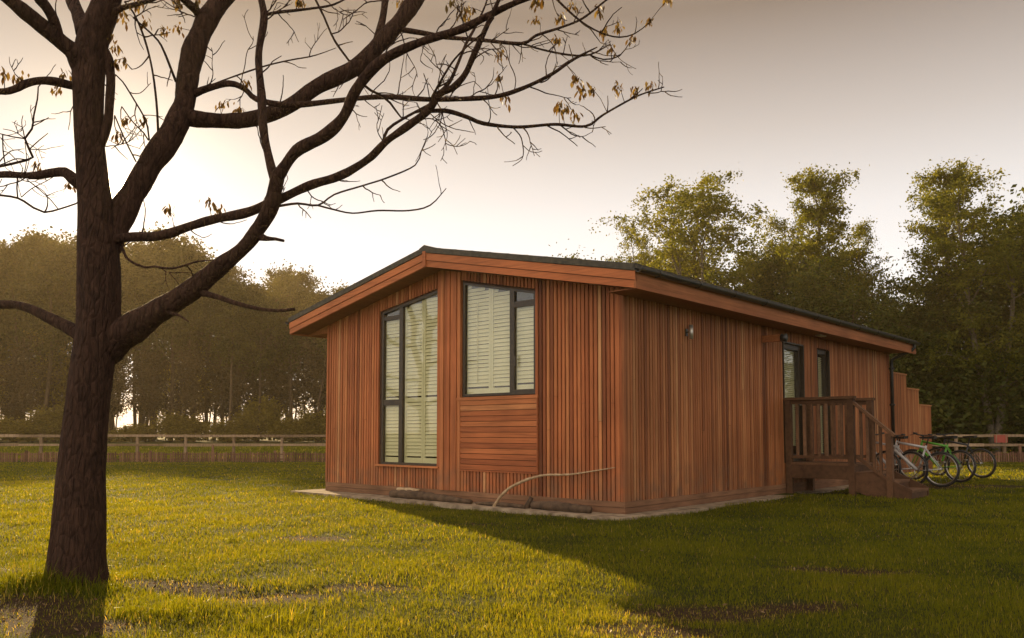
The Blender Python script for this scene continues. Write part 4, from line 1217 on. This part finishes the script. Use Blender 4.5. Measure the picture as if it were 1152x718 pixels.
    add('F', [(298, 17), (312, 14), (348, 10), (376, 5), (400, -8)], [2.2, 1.7, 1.4, 1.2, .8], -.4, Fm)
    add('B', [(226, 20), (221, 12), (212, 4), (200, -6)], [5, 4.5, 4, 3], -.3, Bm)
    # dangling twigs left
    tw = add('L2', [(-4, 188), (15, 184), (37, 177), (32, 166), (28, 156), (36, 145), (38, 130), (42, 112), (43, 98)], [1.7, 1.6, 1.4, 1.3, 1.2, 1.1, .9, .8, .7], -.2, limbs['L1'][0])
    add('L2', [(28, 156), (14, 154), (2, 151), (-6, 149)], [.8, .7, .6, .5], .1, tw)
    add('L2', [(33, 168), (44, 158), (54, 150)], [.7, .6, .4], .1, tw); add('L2', [(37, 142), (47, 137), (55, 132)], [.6, .5, .3], .1, tw)
    add('L2', [(3, 152), (3.5, 170), (6, 186)], [.7, .7, .7], .1, tw)
    dn = add('L2', [(-6, 219), (20, 223), (38, 234), (50, 239), (68, 235), (86, 229)], [1.2, 1.2, 1.2, 1.2, 1.1, 1], .2, limbs['L2'][0])
    add('L2', [(20, 198), (19, 212), (20, 223)], [.8, .8, .8], .0, limbs['L2'][0])
    add('L2', [(30, 202), (45, 214), (58, 226), (66, 236)], [.6, .6, .6, .6], .1, limbs['L2'][0])
    add('L2', [(24, 222), (36, 212), (52, 204), (62, 198)], [.5, .5, .5, .4], .1, limbs['L2'][0])
    add('L2', [(28, 160), (30, 180), (27, 196)], [.5, .5, .6], .0, tw)
    # trunk
    tm = MB(); NS = 44
    S = trunk.samples
    S = [tuple(np.array(S[i]) * (1 - f) + np.array(S[i + 1]) * f) for i in range(len(S) - 1) for f in (0, .5)]
    P = [at(q[0], q[1], q[2]) - org for q in S]
    tm.tube(P, [q[3] * q[2] / F for q in S], NS, .5)
    V_ = np.array(tm.v); 
    from mathutils import noise as mn
    for r_ in range(len(P)):
        c = np.array(P[r_])
        for k_ in range(NS):
            v = V_[r_ * NS + k_] - c
            L_ = np.linalg.norm(v); d_ = v / L_; hz = P[r_].z
            nn = mn.noise(Vector((d_[0] * 3.2, d_[1] * 3.2, hz * .9))) * .055 + mn.noise(Vector((d_[0] * 9, d_[1] * 9, hz * 3))) * .03 + mn.noise(Vector((d_[0] * 14, d_[1] * 14, hz * 16))) * .014
            fl_ = max(0, 1 - (hz + .05) / .26) ** 2 * (.06 + .3 * max(0, mn.noise(Vector((d_[0] * 1.7 + 4, d_[1] * 1.7, 0)))))
            V_[r_ * NS + k_] = c + v * (1 + nn + fl_)
    tm.v = [tuple(v) for v in V_]
    to = tm.build('trunk', M['bark'], T, True)
    leafpts, twigs = [], []
    # short twigs along the thinner wood
    tr = random.Random(3)
    for key, bl in limbs.items():
        tm = MB()
        for b in bl: b.local(tm, org, 16 if max(q[3] for q in b.samples) > 3.5 else 6, .05)
        for b in bl:
            S = b.samples
            i = 0
            while i < len(S):
                q = S[i]
                i += tr.randint(2, 5) if q[3] < 3.2 else tr.randint(5, 13)
                if q[3] > 6 or q[0] < -60 or q[1] < -60 or q[1] > 330: continue
                if key in ('G', 'W') and q[1] > 220 and tr.random() < .6: continue
                if tr.random() < .12: continue
                k = S.index(q) if False else None
                ang = tr.choice((-1, 1)) * tr.uniform(.5, 1.3)
                j = min(i, len(S) - 1)
                dx, dy = S[min(j, len(S) - 1)][0] - q[0], S[min(j, len(S) - 1)][1] - q[1]
                th = math.atan2(dy, dx) + ang - .12
                L = tr.uniform(16, 46) if q[3] < 2 else tr.uniform(20, 62)
                def sprig(x0, y0, th, L, r0, d0, lvl):
                    n = max(4, int(L / 4)); cv = tr.gauss(0, .07); pts = [(x0, y0)]
                    for s_ in range(n):
                        th += cv + tr.gauss(0, .16) - .05 * math.cos(th)
                        pts.append((pts[-1][0] + math.cos(th) * L / n, pts[-1][1] + math.sin(th) * L / n))
                        if lvl < 2 and s_ > 0 and tr.random() < (.20 if lvl == 0 else .13):
                            sprig(pts[-1][0], pts[-1][1], th + tr.choice((-1, 1)) * tr.uniform(.45, 1.0), L * tr.uniform(.25, .55), r0 * .75, d0 + tr.uniform(-.05, .05), lvl + 1)
                    Br(pts, [r0, r0 * .75, r0 * .5], tr.uniform(-.35, .35), None, d0).local(tm, org, 4, .05)
                sprig(q[0], q[1], th, L, min(.85, q[3] * .9), q[2], 0)
        tm.build('limb', M['bark'], T, True)
    # clusters of young drooping leaves
    Z1 = [(405, 55), (450, 10), (470, 75), (530, 95), (575, 95), (355, 125), (375, 160), (400, 195), (375, 205), (5, 240), (60, 255), (205, 240), (185, 290), (405, 390), (465, 390), (380, 445), (715, 340), (770, 355), (800, 275), (125, 535), (225, 600), (675, 655), (705, 680), (545, 680), (575, 10), (970, 10), (640, 5), (425, 20)]
    Z2 = [(375, 10), (410, 40), (425, 30), (525, 175), (520, 250), (540, 320), (640, 5), (640, 70), (720, 60), (705, 135), (845, 35), (865, 105), (905, 90), (1005, 65), (1065, 5), (950, 125), (885, 160), (770, 260), (790, 290), (825, 295), (720, 340), (735, 360), (765, 375), (905, 285), (960, 292), (1010, 275), (195, 5), (760, 20)]
    spots = [(x / 2.8725, y / 2.8725) for x, y in Z1] + [(380 + x / 2.8725, y / 2.8725) for x, y in Z2]
    allS = [q for bl in limbs.values() for b in bl for q in b.samples] + trunk.samples
    for (x, y) in spots:
        V, fi, tone = [], [], []
        st = MB()
        q = min(allS, key=lambda p: (p[0] - x) ** 2 + (p[1] - y) ** 2)
        c = at(x, y - 2, q[2]); anchor = at(q[0], q[1], q[2])
        if (c - anchor).length < .4:
            mid = (c + anchor) / 2 + Vector((tr.gauss(0, .01), tr.gauss(0, .01), .01))
            st.tube([anchor - org, mid - org, c - org], [.003, .0025, .002], 4, .5)
        for k in range(tr.randint(13, 20)):
            az = tr.uniform(0, 6.28); dr = tr.uniform(.6, 1.6)
            d = Vector((math.cos(az), math.sin(az), -dr)).normalized()
            s = d.cross(Vector((0, 0, 1))).normalized()
            n_ = s.cross(d)
            Lf = tr.uniform(.03, .06); wf = Lf * tr.uniform(.3, .42)
            o = c - org + Vector((tr.gauss(0, .018), tr.gauss(0, .018), tr.gauss(0, .018)))
            i0 = len(V)
            for (f, w) in ((0, .1), (.3, .8), (.6, 1.0), (1.0, .05)):
                bend = -n_ * (f * f * Lf * .3)
                for sg in (-1, 1): V.append(tuple(o + d * f * Lf + s * sg * wf * w * .5 + bend))
            tn = tr.random()
            for r_ in range(3):
                fi.append((i0 + 2 * r_, i0 + 2 * r_ + 1, i0 + 2 * r_ + 3, i0 + 2 * r_ + 2)); tone.append(tn)
        me = mesh_from_arrays('leaves', V, np.array(fi).ravel(), np.arange(len(fi)) * 4, np.full(len(fi), 4), M['budleaf'], tone)
        lc = link('leaf_cluster', me, T)
        if st.v: st.build('leaf_stalk', M['bark'], lc)
    return T
main_tree = build_main_tree()
# its neighbour, out of the frame to the left, mirrored in the window panes
nb = copy_tree(main_tree)
nb.location = (-13.5, 12.8, 0); nb.rotation_euler = (0, 0, 1.9); nb.scale = (1.1, 1.1, 1.1)
tag(nb, 'second leafless tree seen only as a reflection in the gable windows', 'tree')

# ------------------------------------------------------------------ grass
def build_grass():
    def scatter(y0, y1, dens, margin=1.28):
        A = .5 * 1.2516 * (y1 ** 2 - y0 ** 2) * margin
        n = int(A * dens)
        y = np.sqrt(rng.uniform(y0 ** 2, y1 ** 2, n))
        x = rng.uniform(-.626, .626, n) * margin * y
        return x, y
    parts = []
    for (y0, y1, dens, h, w) in ((3.2, 5.2, 6800, .034, .0034), (5.2, 8, 4200, .035, .0044), (8, 12, 2000, .037, .0066), (12, 18, 800, .038, .011), (18, 29, 260, .04, .02), (30.8, 60, 30, .12, .07)):
        x, y = scatter(y0, y1, dens)
        parts.append((x, y, np.full(len(x), h), np.full(len(x), w)))
    # taller tufts round the trunk and here and there
    for (cx, cy, n, sp, h) in ((-3.12, 5.35, 900, .13, .13), (-2.88, 5.28, 800, .13, .085), (-3.1, 5.6, 500, .12, .11), (-2.66, 5.42, 160, .08, .05), (-3.3, 5.1, 260, .1, .09), (-1.9, 4.9, 240, .13, .08), (-1.35, 4.75, 260, .14, .08), (-2.15, 4.75, 200, .1, .08), (-3.6, 5.9, 250, .2, .08)):
        parts.append((rng.normal(cx, sp, n), rng.normal(cy, sp, n), np.full(n, h), np.full(n, .005)))
    for k in range(150):
        y = math.sqrt(random.uniform(3.6 ** 2, 13 ** 2)); x = random.uniform(-.65, .65) * y; n = random.randint(20, 60)
        parts.append((rng.normal(x, .05, n), rng.normal(y, .05, n), np.full(n, random.uniform(.04, .065)), np.full(n, .0042 if y < 8 else .007)))
    x = np.concatenate([p[0] for p in parts]); y = np.concatenate([p[1] for p in parts])
    h = np.concatenate([p[2] for p in parts]); w = np.concatenate([p[3] for p in parts])
    a = (x - PX) * U.x + (y - PY) * U.y; b = (x - PX) * Vv.x + (y - PY) * Vv.y
    keep = ~((a > -.29) & (a < W + .38) & (b > -.40) & (b < LEN + .2))
    keep &= ~((a > -1.2) & (a < 0) & (b > 4.75) & (b < 5.85))
    keep &= np.hypot(x - main_tree.location.x, y - main_tree.location.y) > .2
    # patchy density
    pat = np.sin(x * 2.3 + np.sin(y * 1.9)) * np.sin(y * 2.9 + 1.3 * np.sin(x * 1.1)) + .6 * np.sin(x * 6.1 + y * 4.7) * np.sin(y * 7.3 - x * 3.9)
    wr = worn(x, y)
    keep &= rng.uniform(0, 1, len(x)) > wr * .72 + np.clip(-pat - .55, 0, .5) * .7
    x, y, h, w, pat, wr = (q[keep] for q in (x, y, h, w, pat, wr))
    n = len(x)
    z = ground_z(x, y) - .004
    h = h * rng.uniform(.45, 1.45, n) * (1 + .22 * pat) * (1 - .4 * wr)
    w = w * rng.uniform(.7, 1.3, n)
    az = rng.uniform(0, 2 * np.pi, n)
    fx, fy = np.cos(az), np.sin(az)                     # width direction
    la = rng.uniform(0, 2 * np.pi, n); lm = h * np.abs(rng.normal(.35, .35, n)).clip(0, 1.3)
    lx, ly = np.cos(la) * lm, np.sin(la) * lm
    V = np.empty((n, 5, 3), np.float32)
    B = np.stack([x, y, z], 1)
    wd = np.stack([fx * w * .5, fy * w * .5, np.zeros(n)], 1)
    midp = B + np.stack([lx * .35, ly * .35, h * .58], 1)
    tip = B + np.stack([lx, ly, h * np.clip(1 - .28 * (lm / h) ** 2, .5, 1)], 1)
    V[:, 0] = B - wd; V[:, 1] = B + wd; V[:, 2] = midp + wd * .8; V[:, 3] = midp - wd * .8; V[:, 4] = tip
    i5 = (np.arange(n) * 5)[:, None]
    idx = (i5 + np.array([0, 1, 2, 3, 3, 2, 4])[None]).ravel()
    ls = (np.arange(n) * 7)[:, None] + np.array([0, 4])[None]
    lt = np.tile([4, 3], n)
    tone = np.clip(.4 + .11 * pat + rng.normal(0, .16, n) + .12 * np.sin(x * .55 + 1) * np.sin(y * .45), 0, .86)
    straw = rng.uniform(0, 1, n) < (.035 + .3 * wr)
    tone[straw] = rng.uniform(.88, 1, straw.sum())
    me = mesh_from_arrays('grass', V.reshape(-1, 3), idx, ls.ravel(), lt, M['grass'], np.repeat(tone, 2))
    o = link('grass', me); tag(o, kind='stuff')
    print('grass blades', n)
    # dead leaves and straw lying about
    n = 12000
    yy = np.sqrt(rng.uniform(3.5 ** 2, 14 ** 2, n)); xx = rng.uniform(-.68, .68, n) * yy
    wr = worn(xx, yy)
    k = rng.uniform(0, 1, n) < .05 + wr * 1.2
    xx, yy = xx[k], yy[k]
    a = (xx - PX) * U.x + (yy - PY) * U.y; b = (xx - PX) * Vv.x + (yy - PY) * Vv.y
    k = ~((a > -.3) & (b > -.4)); xx, yy = xx[k], yy[k]; n = len(xx)
    C = np.stack([xx, yy, ground_z(xx, yy) + rng.uniform(.004, .022, n)], 1)
    me = leaves_mesh('leaf_litter', C, .032, rng.uniform(0, 1, n), M['litter'], 0, .35)
    tag(link('leaf_litter', me), kind='stuff')
M['litter'] = leaf_mat('dead_leaf', [(0, (.06, .03, .014)), (.6, (.15, .085, .04)), (1, (.3, .2, .1))], trans=.2)
build_grass()

# ------------------------------------------------------------------ render settings
vs = sc.view_settings
vs.view_transform = 'Standard'; vs.look = 'None'; vs.exposure = 1.15; vs.gamma = 1
vs.use_curve_mapping = False
sc.render.engine = 'CYCLES'
cy = sc.cycles
cy.use_denoising = True
try: cy.denoiser = 'OPENIMAGEDENOISE'; cy.denoising_input_passes = 'RGB_ALBEDO_NORMAL'
except Exception: pass
cy.max_bounces = 7; cy.diffuse_bounces = 3; cy.glossy_bounces = 3; cy.transmission_bounces = 4; cy.transparent_max_bounces = 12; cy.volume_bounces = 1
cy.sample_clamp_indirect = 6
